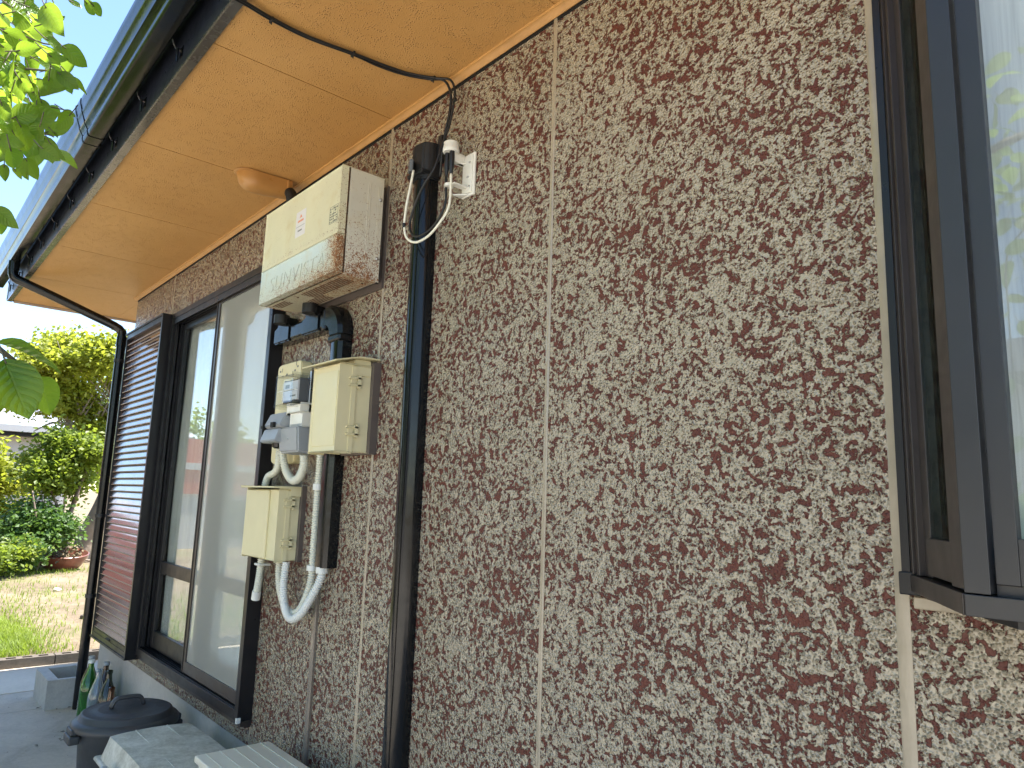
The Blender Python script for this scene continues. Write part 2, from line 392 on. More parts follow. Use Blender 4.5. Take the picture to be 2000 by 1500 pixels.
# ================================================================ THE SETTING
GZ = .055
def ground():
    bm = BM(); rnd = random.Random(4)
    xs = [-300, -120, -60, -40]+[-30+i*.5 for i in range(45)]+[-7.46]; ys = [-200, -80, -40]+[-20+i*.5 for i in range(61)]+[20, 40, 80, 200]
    V = [[bm.verts.new((x, y, GZ+(.03*noise.noise(Vector((x*.6, y*.6, 0))) if x > -39 and x < -8 else 0))) for y in ys] for x in xs]
    for i in range(len(xs)-1):
        for j in range(len(ys)-1): bm.faces.new((V[i][j], V[i+1][j], V[i+1][j+1], V[i][j+1]))
    # lower part round the house, stepped down behind the kerb
    a = V[-1]
    for i, (x, z) in enumerate(((-7.455, -.02), (8, -.02), (60, -.02), (300, -.02))):
        b = [bm.verts.new((x, y, z)) for y in ys]
        for j in range(len(ys)-1): bm.faces.new((a[j], b[j], b[j+1], a[j+1]))
        a = b
    structure('ground', bm, 'soil', smooth=True)
ground()
bm = BM(); box(bm, -7.34, -6.52, -7.0, 2.5, -.15, .004); structure('pale_concrete_path', bm, 'conc_light')
bm = BM(); box(bm, -6.515, -5.99, -7.0, 2.5, -.15, .0)
box(bm, -5.984, -3.0, -7.0, .03, -.15, .0); box(bm, -2.994, 9, -3.01, .03, -.15, .0); structure('concrete_paving', bm, 'conc')

bm = BM(); box(bm, -7.34, 9, -14, -7.01, -.15, .0); box(bm, -2.99, 9, -7.0, -3.02, -.15, .003); structure('bounce_yard', bm, conc('bounce_yard_concrete', (.54, .48, .39), (.66, .60, .50), 2, stain=.05))  # unseen pale ground, added to bounce sunlight onto the wall and soffit
# kerb of hollow blocks
k = empty('kerb', 'low dark kerb of hollow concrete blocks between the paving and the garden', 'kerb', (-7.4, 0, 0))
for i in range(-9, 8):
    y = i*.4
    bm = BM(); t = bmesh.new()
    z1 = .078; x0, x1 = -.055, .055
    ys = [y, y+.05, y+.12, y+.165, y+.235, y+.28, y+.35, y+.392]
    for j in range(7):
        if j in (1, 3, 5): # cores sunk
            box(bm, x0, x0+.028, ys[j], ys[j+1], -.05, z1); box(bm, x1-.028, x1, ys[j], ys[j+1], -.05, z1); box(bm, x0+.028, x1-.028, ys[j], ys[j+1], -.05, z1-.05)
        else: box(bm, x0, x1, ys[j], ys[j+1], -.05, z1)
    bmesh.ops.remove_doubles(bm, verts=bm.verts[:], dist=1e-5)
    obj('block', bm, 'kerb', k)

# ================================================================ HOUSE
house = empty('house', 'brown two-tone stippled house wall with ochre eaves and black gutter', 'house', (-5.995, 0, 0))
HI = Matrix.Translation((5.995, 0, 0))
def hp(name, bm, m, parent=None, **k):
    """house part, modelled in world space"""
    bm.transform(HI); return obj(name, bm, m, parent or house, **k)
X0, X1 = -5.995, 4.0
WX0, WX1, WZ0, WZ1 = -4.78, -3.215, .53, 2.56       # opening of the sliding window
BX0, BX1, BZ0, BZ1 = -.490, 1.6, 1.385, 2.80        # opening of the bay
bm = BM()
def wallgrid(xs, zs, holes, y=0.0):
    for i in range(len(xs)-1):
        for j in range(len(zs)-1):
            cx, cz = (xs[i]+xs[i+1])/2, (zs[j]+zs[j+1])/2
            if any(h[0] < cx < h[1] and h[2] < cz < h[3] for h in holes): continue
            v = [bm.verts.new(p) for p in ((xs[i], y, zs[j]), (xs[i+1], y, zs[j]), (xs[i+1], y, zs[j+1]), (xs[i], y, zs[j+1]))]
            bm.faces.new(v)
wallgrid([X0, WX0, WX1, BX0, BX1, X1], [.419, WZ0, BZ0, WZ1, BZ1, 3.05], [(WX0, WX1, WZ0, WZ1), (BX0, BX1, BZ0, BZ1)])
bm.faces.new([bm.verts.new(p) for p in ((X0, 0, .419), (X0, 0, 3.05), (X0, 7, 3.05), (X0, 7, .419))])
bm.faces.new([bm.verts.new(p) for p in ((X1, 0, .419), (X1, 7, .419), (X1, 7, 3.05), (X1, 0, 3.05))])
bm.faces.new([bm.verts.new(p) for p in ((X0, 7, .419), (X0, 7, 3.05), (X1, 7, 3.05), (X1, 7, .419))])
bm.faces.new([bm.verts.new(p) for p in ((X0, 0, .419), (X0, .02, .419), (X1, .02, .419), (X1, 0, .419))])
bmesh.ops.remove_doubles(bm, verts=bm.verts[:], dist=1e-5)
hp('wall', bm, 'wall')
for hx0, hx1, hz0, hz1 in ((WX0, WX1, WZ0, WZ1), (BX0, BX1, BZ0, BZ1)):
    bm = BM()
    for (a, b) in (((hx0, hz0), (hx1, hz0)), ((hx1, hz0), (hx1, hz1)), ((hx1, hz1), (hx0, hz1)), ((hx0, hz1), (hx0, hz0))):
        bm.faces.new([bm.verts.new(p) for p in ((a[0], .001, a[1]), (b[0], .001, b[1]), (b[0], .14, b[1]), (a[0], .14, a[1]))])
    bmesh.ops.remove_doubles(bm, verts=bm.verts[:], dist=1e-5); hp('reveal', bm, 'taupe_dark')
bm = BM(); box(bm, X0+.012, X1-.012, .012, 6.98, -.3, .4185); hp('foundation', bm, 'foundation')
# interior shell
bm = BM()
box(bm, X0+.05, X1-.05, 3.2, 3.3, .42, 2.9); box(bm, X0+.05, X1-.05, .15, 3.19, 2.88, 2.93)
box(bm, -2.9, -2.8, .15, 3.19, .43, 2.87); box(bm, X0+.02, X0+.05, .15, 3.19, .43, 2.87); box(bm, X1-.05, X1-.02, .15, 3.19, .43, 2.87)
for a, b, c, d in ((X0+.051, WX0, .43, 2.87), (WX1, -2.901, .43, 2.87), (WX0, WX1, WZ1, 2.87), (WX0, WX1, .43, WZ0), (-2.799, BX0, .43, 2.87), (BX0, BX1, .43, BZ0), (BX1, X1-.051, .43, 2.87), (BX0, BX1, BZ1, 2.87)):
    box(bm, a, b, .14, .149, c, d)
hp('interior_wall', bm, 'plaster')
# sealed panel joints
for jx, w_, z0, z1 in ((-1.413, .016, .42, 2.93), (-2.323, .015, .42, 2.93), (-3.232+.025, .008, .42, .60), (-5.05, .01, 2.56, 2.93), (-.517, .024, .42, 2.94), (.40, .013, .42, 1.34)):
    bm = BM(); prev = None; nn_ = int((z1-z0)/.02)
    for i in range(nn_+1):
        z = z0+(z1-z0)*i/nn_; e1 = noise.noise(Vector((jx*5, z*9, 0)))*.0011; e2 = noise.noise(Vector((jx*5+9, z*9, 3)))*.0011; e3 = noise.noise(Vector((jx*5, z*7, 7)))*.0008
        ring = [bm.verts.new(p) for p in ((jx-w_/2+e1, .002, z), (jx-w_/2+e1, -.001, z), (jx-w_*.28+e1*.6, -.0035+e3, z), (jx+w_*.05+e3*2, -.0028-e3, z), (jx+w_*.28+e2*.6, -.0038+e3, z), (jx+w_/2+e2, -.001, z), (jx+w_/2+e2, .002, z))]
        if prev:
            for k_ in range(6): bm.faces.new((prev[k_], prev[k_+1], ring[k_+1], ring[k_]))
        prev = ring
    bmesh.ops.recalc_face_normals(bm, faces=bm.faces[:])
    if sum(f.normal.y*f.calc_area() for f in bm.faces) > 0: bmesh.ops.reverse_faces(bm, faces=bm.faces[:])
    hp('joint', bm, 'joint', smooth=40)
bm = BM(); prism(bm, [(-2.682, 0), (-2.682, -.010), (-2.677, -.014), (-2.659, -.014), (-2.654, -.010), (-2.654, 0)], 'Z', .42, 1.215)
hp('joint_cover', bm, 'taupe')
# thin mould between soffit and wall
SZ = 2.952
bm = BM(); prism(bm, [(-.002, SZ), (-.002, SZ-.020), (-.006, SZ-.022), (-.012, SZ-.018), (-.016, SZ-.009), (-.026, SZ-.006), (-.028, SZ)], 'X', X0-.03, X1, 0); hp('soffit_mould', bm, 'ochre', smooth=50)
bm = BM(); box(bm, X0, X1, -.0015, .0, SZ-.032, SZ-.02); hp('wall_top_gap', bm, 'dark')
# soffit boards with fine open joints
bm = BM(); xs = [-6.85, -5.936, -5.027, -4.117, -3.208, -2.298, -1.389, -.479, .43, 1.34, 2.25, 3.16, 4.07]
for a, b in zip(xs, xs[1:]):
    box(bm, a+.0018, b-.0018, -.71, (0.04 if a > -6 else .04), SZ, SZ+.008)
box(bm, -6.85, X0-.001, .042, .95, SZ, SZ+.008); box(bm, -6.85, X0-.001, .952, 1.85, SZ, SZ+.008); box(bm, -6.85, X0-.001, 1.852, 7, SZ, SZ+.008)
hp('soffit', bm, 'soffit')
bm = BM(); box(bm, -6.85, 4.07, -.71, .14, SZ+.009, SZ+.02); box(bm, -6.85, X0, .141, 7, SZ+.009, SZ+.02); hp('soffit_backing', bm, 'dark')
# fascia with its drip trim
bm = BM(); prism(bm, [(-.712, 2.944), (-.738, 2.944), (-.742, 2.952), (-.742, 3.19), (-.712, 3.19)], 'X', -6.87, 4.1); hp('fascia', bm, 'fascia')
bm = BM(); prism(bm, [(-.711, 2.951), (-.711, 2.9405), (-.741, 2.9405), (-.7435, 2.943), (-.7435, 2.951), (-.739, 2.951), (-.739, 2.9435), (-.713, 2.9435)][::-1], 'X', -6.872, 4.1); hp('drip_trim', bm, 'fascia_bottom')
# verge at the far end: dark board, pale capping
bm = BM(); box(bm, -6.90, -6.872, -.745, 7, 2.95, 3.14); hp('verge_board', bm, 'fascia')
bm = BM(); box(bm, -6.871, -6.851, -.70, 7, 2.935, 2.951); box(bm, -6.93, -6.901, -.745, 7, 2.965, 3.15); hp('verge_trim', bm, 'pale')
# roof slab rising away from the eave with flat tiles
bm = BM()
sl_ = .45
for i in range(22):
    y0 = -.82+i*.34; z0 = 3.20+(y0+.82)*sl_
    if y0 > 3.4: break
    prism(bm, [(y0, z0), (y0+.36, z0+.36*sl_), (y0+.36, z0+.36*sl_+.03), (y0-.01, z0+.045)], 'X', -6.93, 4.12)
prism(bm, [(-.742, 3.20), (3.5, 3.20+4.2*sl_-.0), (7.8, 3.20)], 'X', -6.85, 4.1)
hp('roof', bm, 'roof_tile')

# gutter: box profile, open on top
gpo = [(-.775, 3.155), (-.775, 3.055), (-.782, 3.047), (-.830, 3.0455), (-.838, 3.048), (-.842, 3.056), (-.8445, 3.066), (-.8435, 3.070), (-.8445, 3.074), (-.857, 3.098), (-.860, 3.102), (-.860, 3.106), (-.871, 3.142), (-.8745, 3.148), (-.8745, 3.154), (-.882, 3.180), (-.8845, 3.200), (-.8835, 3.208), (-.879, 3.211)]
def gutter(name, x0, x1, grow=0.0):
    b = BM(); out = gpo; inn = []
    for (y, z) in gpo: inn.append((y+(.004 if y < -.80 else -.004 if False else .003), z+.003))
    def ring(x, off):
        return [b.verts.new((x, y+(off if y < -.8 else -off)*(-1 if off else 1)*1.0 if off else y, z-(off if z < 3.06 else 0))) for y, z in gpo]
    t = bmesh.new()
    A = [t.verts.new((x0, y-(grow if y < -.80 else -grow if y > -.78 else 0), z-(grow if z < 3.06 else 0))) for y, z in gpo]
    B = [t.verts.new((x1, v.co.y, v.co.z)) for v in A]
    for i in range(len(A)-1): t.faces.new((A[i], A[i+1], B[i+1], B[i]))
    bmesh.ops.recalc_face_normals(t, faces=t.faces[:])
    r_ = bmesh.ops.solidify(t, geom=t.faces[:], thickness=.002)
    merge(b, t)
    if name == 'gutter_run':
        pr = [(-.777, 3.05), (-.782, 3.048), (-.830, 3.0465), (-.840, 3.052), (-.857, 3.10), (-.870, 3.142), (-.880, 3.185), (-.880, 3.20), (-.777, 3.15)]
        prism(b, pr, 'X', x0-.004, x0); prism(b, pr, 'X', x1, x1+.004)
    return b
gt = hp('gutter', gutter('gutter_run', -6.90, 4.15), 'gutter', smooth=32)
def gsub(name, bm, m, **k):
    bm.transform(HI); o = obj(name, bm, m, gt, **k); return o
# joint collars
for jx in (-3.62, .05, 3.5):
    b = gutter('collar', jx, jx+.09, .0025); gsub('joint_collar', b, 'gutter', smooth=32)
    b = gutter('collar', jx-.006, jx+.001, .005); gsub('joint_lip', b, 'black', smooth=32)
# hangers between fascia and gutter
for i in range(22):
    x = -6.62+i*.455; b = BM()
    tube(b, [(x, -.742, 3.012), (x, -.752, 3.020), (x, -.762, 3.018), (x+.003, -.772, 3.03), (x+.003, -.776, 3.045)], .0035, 6)
    tube(b, [(x+.004, -.757, 3.018), (x+.006, -.757, 2.985), (x+.009, -.757, 2.965)], .0045, 6); box(b, x-.012, x+.016, -.745, -.742, 2.99, 3.03)
    gsub('hanger', b, 'black', smooth=40)

# downpipe at the corner
b = BM(); r = .031
pth = smooth_path([(-5.99, -.812, 3.045), (-5.99, -.812, 3.00), (-5.99, -.810, 2.955), (-5.985, -.79, 2.925), (-5.97, -.745, 2.905), (-5.93, -.55, 2.83), (-5.88, -.33, 2.74), (-5.845, -.17, 2.675), (-5.838, -.128, 2.645), (-5.836, -.115, 2.60), (-5.836, -.115, 2.3), (-5.836, -.115, 1.5), (-5.836, -.115, .8), (-5.836, -.115, .005)], .03)
tube(b, pth, r, 20)
dpo = hp('downpipe', b, 'black', smooth=60)
for z in (2.42, 1.30, .75):
    b = BM(); lathe(b, [(r+.003, z-.012), (r+.005, z-.012), (r+.005, z+.012), (r+.003, z+.012)], (-5.836, -.115, 0), 20); box(b, -5.842, -5.83, -.084, .0, z-.008, z+.008)
    b.transform(HI); obj('clamp', b, 'black_matt', dpo, smooth=40)
for (p, q) in (((-5.99, -.812, 3.046), (-5.99, -.812, 2.985)), ((-5.836, -.115, 2.60), (-5.836, -.115, 2.53))):
    b = BM(); tube(b, [p, q], r+.0035, 20); b.transform(HI); obj('socket', b, 'black', dpo, smooth=40)

# ---------------- sliding window with shutter box
win = bpy.data.objects.new('sliding_window', None); col.objects.link(win); win.parent = house; win.location = (-4.0+5.995, 0, 0)
WI = Matrix.Translation((4.0, 0, 0))
def wp(name, bm, m, **k):
    bm.transform(WI); return obj(name, bm, m, win, **k)
b = BM()
box(b, -3.238, -3.200, -.065, 0, .530, 2.600, .0015)                   # right jamb
box(b, -3.30, -3.239, -.012, .10, .590, 2.545)
box(b, -4.803, -4.765, -.065, 0, .530, 2.600, .0015)                 # left jamb
for i, (a, d) in enumerate(((-.05, .012), (-.025, .010), (.0, .014), (.03, .02))): box(b, -4.764, -4.764+d+.02, a, a+.012, .585, 2.55)
box(b, -4.764, -4.73, -.0, .10, .59, 2.545)
box(b, -4.764, -3.239, -.065, .10, 2.565, 2.5995, .0015)                 # head
for a in (-.062, -.042, -.022, .0, .03): box(b, -4.764, -3.239, a, a+.006, 2.53, 2.564)
box(b, -4.764, -3.239, -.058, .10, .531, .562)                       # sill with rails
for a in (-.058, -.044, -.030, -.016, .0, .016, .032, .05): box(b, -4.764, -3.239, a, a+.004, .562, .576+(.2*max(0, a+.02)))
box(b, -4.764, -3.239, -.0655, -.0585, .531, .572, .001)
wp('frame', b, 'alu')
b = BM(); box(b, -4.803, -3.20, -.050, .0, .506, .529, .001); box(b, -4.80, -3.203, -.03, -.0, .500, .505); wp('sill_trim', b, 'alu_brown')
b = BM(); box(b, -3.2035, -3.192, -.071, -.052, .524, .546, .001); wp('corner_cap', b, 'hose_white')
for i in range(7):
    b = BM(); x = -4.65+i*.215; lathe(b, [(.0005, 0), (.003, 0), (.003, .0015), (.001, .002)], (x, -.051, .562), 8); wp('screw', b, 'steel')
def sash(x0, x1, y, d=.026, ms=None):
    b = BM(); zb, zt = .585, 2.54
    box(b, x0, x0+.052, y, y+d, zb, zt, .0015); box(b, x1-.052, x1, y, y+d, zb, zt, .0015)
    box(b, x0+.052, x1-.052, y+.001, y+d-.001, zb, zb+.092, .0015); box(b, x0+.052, x1-.052, y+.001, y+d-.001, zt-.05, zt, .0015)
    box(b, x0+.052, x1-.052, y+.002, y+d-.002, 1.005, 1.075, .0015)
    wp('sash', b, ms or 'alu')
    b = BM(); box(b, x0+.05, x1-.05, y+d/2-.002, y+d/2+.002, zb+.09, zt-.048); wp('pane', b, 'glass')
sash(-4.73, -3.95, -.012); sash(-4.02, -3.245, .022)
# insect screen in front of the right-hand sash
b = BM(); y = -.047
box(b, -4.005, -3.975, y, y+.014, .58, 2.56, .001); box(b, -3.262, -3.242, y, y+.014, .58, 2.56, .001); box(b, -3.975, -3.262, y, y+.014, .58, .635, .001); box(b, -3.975, -3.262, y, y+.014, 2.52, 2.56, .001)
box(b, -4.012, -4.006, y-.004, y+.014, .58, 2.56)
wp('screen_frame', b, 'alu_brown')
b = BM(); v = [b.verts.new(p) for p in ((-3.976, y+.007, .634), (-3.26, y+.007, .634), (-3.26, y+.007, 2.521), (-3.976, y+.007, 2.521))]; b.faces.new(v); wp('screen_mesh', b, 'screen')
def curtain(x0, x1, z0, z1, y, amp=.018, per=.075, seed=1, bottom=0):
    b = BM(); n = int((x1-x0)/.006); rows = 8; rn = random.Random(seed); ph = rn.random()*9
    V = []
    for i in range(n+1):
        x = x0+(x1-x0)*i/n; f = math.sin(x*2*math.pi/per+ph+1.5*math.sin(x*9))
        V.append([b.verts.new((x+.004*math.sin(j*.9+i*.1), y+amp*f*(1-.25*j/rows)+.006*math.sin(i*.31+j*.7), z0+(z1-z0)*j/rows)) for j in range(rows+1)])
    for i in range(n):
        for j in range(rows): b.faces.new((V[i][j], V[i+1][j], V[i+1][j+1], V[i][j+1])).smooth = True
    return b
wp('lace_curtain', curtain(-4.72, -4.00, .60, 2.52, .036, .012, .050), 'curtain')
wp('lace_curtain', curtain(-4.03, -3.262, .60, 2.52, .092, .026, .060, 4), 'curtain')
b = BM(); box(b, -4.77, -4.735, .02, .09, .6, 2.5, .004); wp('inner_jamb', b, MAT['wood'])

# shutter box with louvred panel
sh = bpy.data.objects.new('shutter', None); col.objects.link(sh); sh.parent = house; sh.location = (-5.2+5.995, 0, 0)
def sp_(name, bm, m, **k):
    bm.transform(Matrix.Translation((5.2, 0, 0))); return obj(name, bm, m, sh, **k)
LX0, LX1, LZ0, LZ1 = -5.695, -4.815, .508, 2.592
def louvre(x0, x1, z0, z1, y, pitch=.0425, d=.013, parts=True):
    b = BM(); n = int((z1-z0)/pitch); p = (z1-z0)/n
    for i in range(n):
        z = z0+i*p
        prism(b, [(y, z+.002), (y-d, z+.004), (y-d-.002, z+.0085), (y-d*.62, z+p*.72), (y-.004, z+p-.001), (y, z+p-.001)], 'X', x0, x1)
        prism(b, [(y-d-.001, z+.0015), (y-d-.0035, z+.003), (y-d-.0035, z+.0065), (y-d-.001, z+.0080)], 'X', x0, x1, mi=1)
    return b
sp_('louvre_panel', louvre(LX0+.012, LX1-.022, LZ0+.055, LZ1-.035, -.088), ['slat', 'slat_edge'])
b = BM()
box(b, LX0-.004, LX0+.012, -.112, -.050, LZ0, LZ1, .001); box(b, LX1-.022, LX1, -.116, -.05, LZ0-.01, LZ1+.01, .001)
box(b, LX0+.012, LX1-.022, -.111, -.070, LZ1-.035, LZ1-.001, .001); box(b, LX0+.012, LX1-.022, -.111, -.070, LZ0, LZ0+.03, .001); box(b, LX0+.012, LX1-.022, -.108, -.072, LZ0+.03, LZ0+.055, .001)
box(b, LX0-.02, LX1-.002, -.118, -.02, LZ1, LZ1+.012, .001); box(b, LX0-.02, LX1-.002, -.118, -.02, LZ0-.012, LZ0-.0005, .001)
sp_('shutter_frame', b, 'alu')
b = BM(); box(b, LX0+.016, LX1-.026, -.050, -.046, LZ0+.01, LZ1-.01); box(b, LX0+.0, LX0+.004, -.045, .0, LZ0+.01, LZ1-.01); sp_('back_panel', b, 'alu')
sp_('inner_louvre', louvre(-4.95, LX1+.014, LZ0+.055, LZ1-.035, -.030, d=.012), ['alu', 'alu'])
b = BM(); box(b, LX1-.03, LX1+.0115, -.024, -.004, LZ0+.01, LZ1-.01); sp_('inner_frame', b, 'alu')
b = BM(); box(b, -5.30, -5.22, -.1145, -.1075, .54, .552); box(b, -5.298, -5.222, -.1215, -.1145, .545, .5485, .001); sp_('pull_handle', b, 'alu_brown')

# ---------------- bay window
bay = bpy.data.objects.new('bay_window', None); col.objects.link(bay); bay.parent = house; bay.location = (.55+5.995, 0, 1.36)
def bp_(name, bm, m, **k):
    bm.transform(Matrix.Translation((-.55, 0, -1.36))); return obj(name, bm, m, bay, **k)
A = Vector((-.507, 0, 0)); B = Vector((-.337, -.272, 0)); u = (B-A).normalized(); nrm = Vector((u.y, -u.x, 0))   # outward
if nrm.y > 0: nrm = -nrm
L_ = (B-A).length; SMI = Matrix.Translation((.55*2, 0, 0)) @ Matrix.Scale(-1, 4, (1, 0, 0))
def side(bm, s0, s1, d0, d1, z0, z1, bev=0):
    """box on the splayed side: s along the plan line, d outward"""
    M_ = Matrix(((u.x, nrm.x, 0, A.x), (u.y, nrm.y, 0, A.y), (0, 0, 1, 0), (0, 0, 0, 1)))
    for mm, tgt in zip((M_, SMI @ M_), bm):
        t = bmesh.new(); box(t, s0, s1, d0, d1, z0, z1, bev); t.transform(mm); bmesh.ops.recalc_face_normals(t, faces=t.faces[:]); merge(tgt, t)
ZT = 2.80; FX0, FX1 = -.337, .55*2+.337; FY = -.272
b = (BM(), BM())
side(b, .0, .045, -.03, .0, 1.40, ZT, .001); side(b, .046, .062, -.03, -.010, 1.40, ZT); side(b, .063, .078, -.03, -.002, 1.40, ZT, .001); side(b, .079, .118, -.03, -.012, 1.40, ZT, .001)
side(b, .255, L_-.004, -.03, -.0035, 1.402, ZT, .001)
side(b, .119, .254, -.026, -.006, 1.405, 1.462, .001); side(b, .119, .254, -.026, -.006, 2.72, ZT)
side(b, .0, L_-.001, -.05, .002, 1.371, 1.3985, .001)
for q_ in b: bp_('side_frame', q_, 'alu_brown')
b = (BM(), BM()); side(b, .112, .26, -.018, -.014, 1.455, 2.73)
for q_ in b: bp_('side_pane', q_, 'glass_side')
b = BM()
for s in (1, -1):
    xa = FX0 if s > 0 else FX1
    def bx(a, c, *r_): box(b, *(sorted((xa+s*a, xa+s*c))), *r_)
    bx(.0005, .031, FY-.0005, FY+.035, 1.40, ZT, .001)
box(b, FX0+.001, FX1-.001, FY-.003, FY+.05, 1.371, 1.3985, .001)
box(b, FX0+.033, FX1-.033, FY+.018, FY+.05, 1.3985, 1.412); box(b, FX0+.033, FX1-.033, FY, FY+.05, 2.765, ZT, .001)
bp_('front_frame', b, 'alu_bay')
b = BM()
xm = (FX0+FX1)/2
sashes = ((FX0+.0345, xm+.02, FY+.010), (xm-.02, FX1-.0345, FY+.032))
for (a, c, y) in sashes:
    box(b, a, a+.027, y, y+.02, 1.413, 2.76, .001); box(b, c-.027, c, y, y+.02, 1.413, 2.76, .001); box(b, a+.027, c-.027, y+.0005, y+.0195, 1.413, 1.472, .001); box(b, a+.027, c-.027, y+.0005, y+.0195, 2.72, 2.76, .001)
bp_('front_sash', b, 'alu_bay')
for (a, c, y) in sashes: b = BM(); box(b, a+.024, c-.024, y+.009, y+.0125, 1.47, 2.722); bp_('front_pane', b, 'glass')
b = BM()
zz = [(FX0+.05, FY+.03), (FX1-.05, FY+.03), (BX1-.01, .0), (BX0+.01, .0)]
t = bmesh.new(); prism(t, zz, 'Z', 1.358, 1.370); merge(b, t); q_ = BM(); prism(q_, [(FX0, FY), (FX1, FY), (1.607, -.002), (-.507, -.002)], 'Z', ZT+.001, ZT+.05); bp_('bay_roof', q_, 'alu')
bp_('bay_underside', b, 'black_matt')
b = BM(); box(b, FX0+.06, FX1-.06, FY+.02, -.03, 1.330, 1.3575, .002); bp_('drip_tray', b, 'black_matt')
b = BM(); t = bmesh.new(); prism(t, [(FX0+.05, FY+.06), (FX1-.05, FY+.06), (1.55, .3), (-.45, .3)], 'Z', 1.40, 1.411); merge(b, t); bp_('inner_ledge', b, MAT['wood'])
cb = curtain(FX0+.036, FX1-.06, 1.42, 2.78, FY+.085, .012, .11, 5); bp_('sheer_curtain', cb, 'curtain')
b = curtain(0.0, .22, 1.42, 2.78, 0, .008, .06, 8)
b.transform(Matrix(((u.x, nrm.x, 0, A.x-.0), (u.y, nrm.y, 0, A.y), (0, 0, 1, 0), (0, 0, 0, 1))) @ Matrix.Translation((.05, -.065, 0))); b.free(); b = (BM(), BM()); side(b, .215, .245, -.045, -.033, 1.42, 2.75)
for q_ in b: bp_('inner_stile', q_, 'taupe')
b = BM(); box(b, -.506, -.492, -.026, .0, 1.375, 2.80, .001); box(b, -.510, -.478, -.03, -.0, 1.364, 1.402, .002); bp_('wall_flange', b, 'alu')
b = BM(); box(b, -.497, .9, -.006, 0, 1.340, 1.360, .002); bp_('sealant', b, 'joint')

# ================================================================ THINGS ON THE WALL
# ---- rusted inverter cabinet. local origin = back-left-bottom
IX, IY, IZ = -2.980, 0.0, 2.292; W_, H_ = .682, .404; YB, YF = -.042, -.212
inv = empty('inverter_cabinet', 'rust-speckled cream metal inverter cabinet fixed to the wall under the eaves', 'cabinet', (IX, IY, IZ))
zs_ = .143
b = BM(); box(b, 0.0, W_, YB-.0, YF+.028, .0, H_, .004)
for yy in (-.092, -.100): box(b, W_-.0005, W_+.0015, yy-.003, yy, .03, H_-.03, .0007)
for yy in (-.052, -.058): box(b, W_-.0005, W_+.0012, yy-.002, yy, .03, H_-.03, .0006)
obj('casing', b, 'inv_side', inv, smooth=30)
b = BM(); box(b, .0, W_, YF+.0265, YF, zs_+.0012, H_, .0045, 3); obj('front_cover', b, 'inv_face', inv, smooth=30)
b = BM(); box(b, .0, W_, YF+.0265, YF, .0, zs_-.0012, .0045, 3); obj('lower_cover', b, 'inv_panel', inv, smooth=30)
b = BM(); box(b, W_-.001, W_+.0008, YF+.0275, YF+.0245, .002, H_-.002); box(b, .004, W_-.001, YF+.027, YF+.026, .002, H_-.003); obj('cover_seam', b, 'rust_dark', inv)
b = BM(); box(b, .004, W_-.004, YB-.005, YF+.03, -.0015, -.0003); obj('base_plate', b, 'inv_under', inv)
b = BM()
for (x0, x1, n, ya) in ((.30, .62, 6, -.165), (.22, .36, 5, -.10), (.03, .15, 4, -.168)):
    for i in range(n): box(b, x0, x1, ya+i*.011, ya+i*.011+.0055, -.0030, -.0016, .0006)
obj('vent_slots', b, 'rust_dark', inv)
b = BM()
for (x, y) in ((.17, -.185), (.25, -.155), (.5, -.06), (.62, -.07)): b = BM(); lathe(b, [(.0001, -.004), (.004, -.004), (.005, -.0016)], (x, y, 0), 10); obj('base_screw', b, 'rust_dark', inv)
for z in (.085, .318):
    b = BM(); t = bmesh.new(); lathe(t, [(.0065, 0), (.0065, .003), (.0035, .0055), (.0002, .006)], (0, 0, 0), 12); t.transform(Matrix.Translation((W_+.0005, -.050, z)) @ Matrix.Rotation(R(90), 4, 'Y')); merge(b, t); obj('side_screw', b, 'steel', inv, smooth=40)
b = BM(); box(b, .01, .664, -.012, .0, -.015, .395); box(b, .03, .65, -.041, -.012, .01, .38)
for z0, z1 in ((.03, .07), (.085, .25)): pass
obj('mounting_plate', b, 'taupe_dark', inv)
b = BM(); box(b, .651, .6525, -.032, -.020, .0, .055); box(b, .651, .6525, -.032, -.020, .07, .29); obj('plate_slots', b, 'dark', inv)
# warning sticker and small rating label
b = BM(); box(b, .305, .392, YF-.0006, YF+.0005, .219, .326); st = obj('sticker', b, 'label_white', inv)
b = BM()
prism(b, [(.337, .296), (.348, .311), (.359, .296), (.352, .296), (.348, .302), (.344, .296)], 'Y', YF-.0009, YF-.0007)
rn = random.Random(3)
for i in range(9): box(b, .323+i*.0058, .3272+i*.0058, YF-.0009, YF-.0007, .279, .279+rn.choice((.007, .009, .009)))
obj('sticker_mark', b, 'ink_orange', st)
b = BM(); box(b, .311, .386, YF-.0009, YF-.0007, .2605, .2618)
for i in range(6): box(b, .328+i*.0062, .3325+i*.0062, YF-.0009, YF-.0007, .2400, .2465)
obj('sticker_line', b, 'ink', st)
b = BM()
x0, x1, z0, z1 = .600, .664, .195, .262
for (a, c, d, e) in ((x0, x1, z0, z0+.001), (x0, x1, z1-.001, z1), (x0, x0+.001, z0, z1), (x1-.001, x1, z0, z1), (.631, .632, z0, z1)): box(b, a, c, YF-.0006, YF-.0002, d, e)
for c in range(5):
    for r_ in range(6):
        if rn.random() < .88:
            xx = x0+.004+c*.012; z = z0+.004+r_*.0102; box(b, xx, xx+rn.uniform(.005, .009), YF-.0007, YF-.0002, z, z+rn.uniform(.003, .0065))
obj('rating_label', b, 'ink', inv)
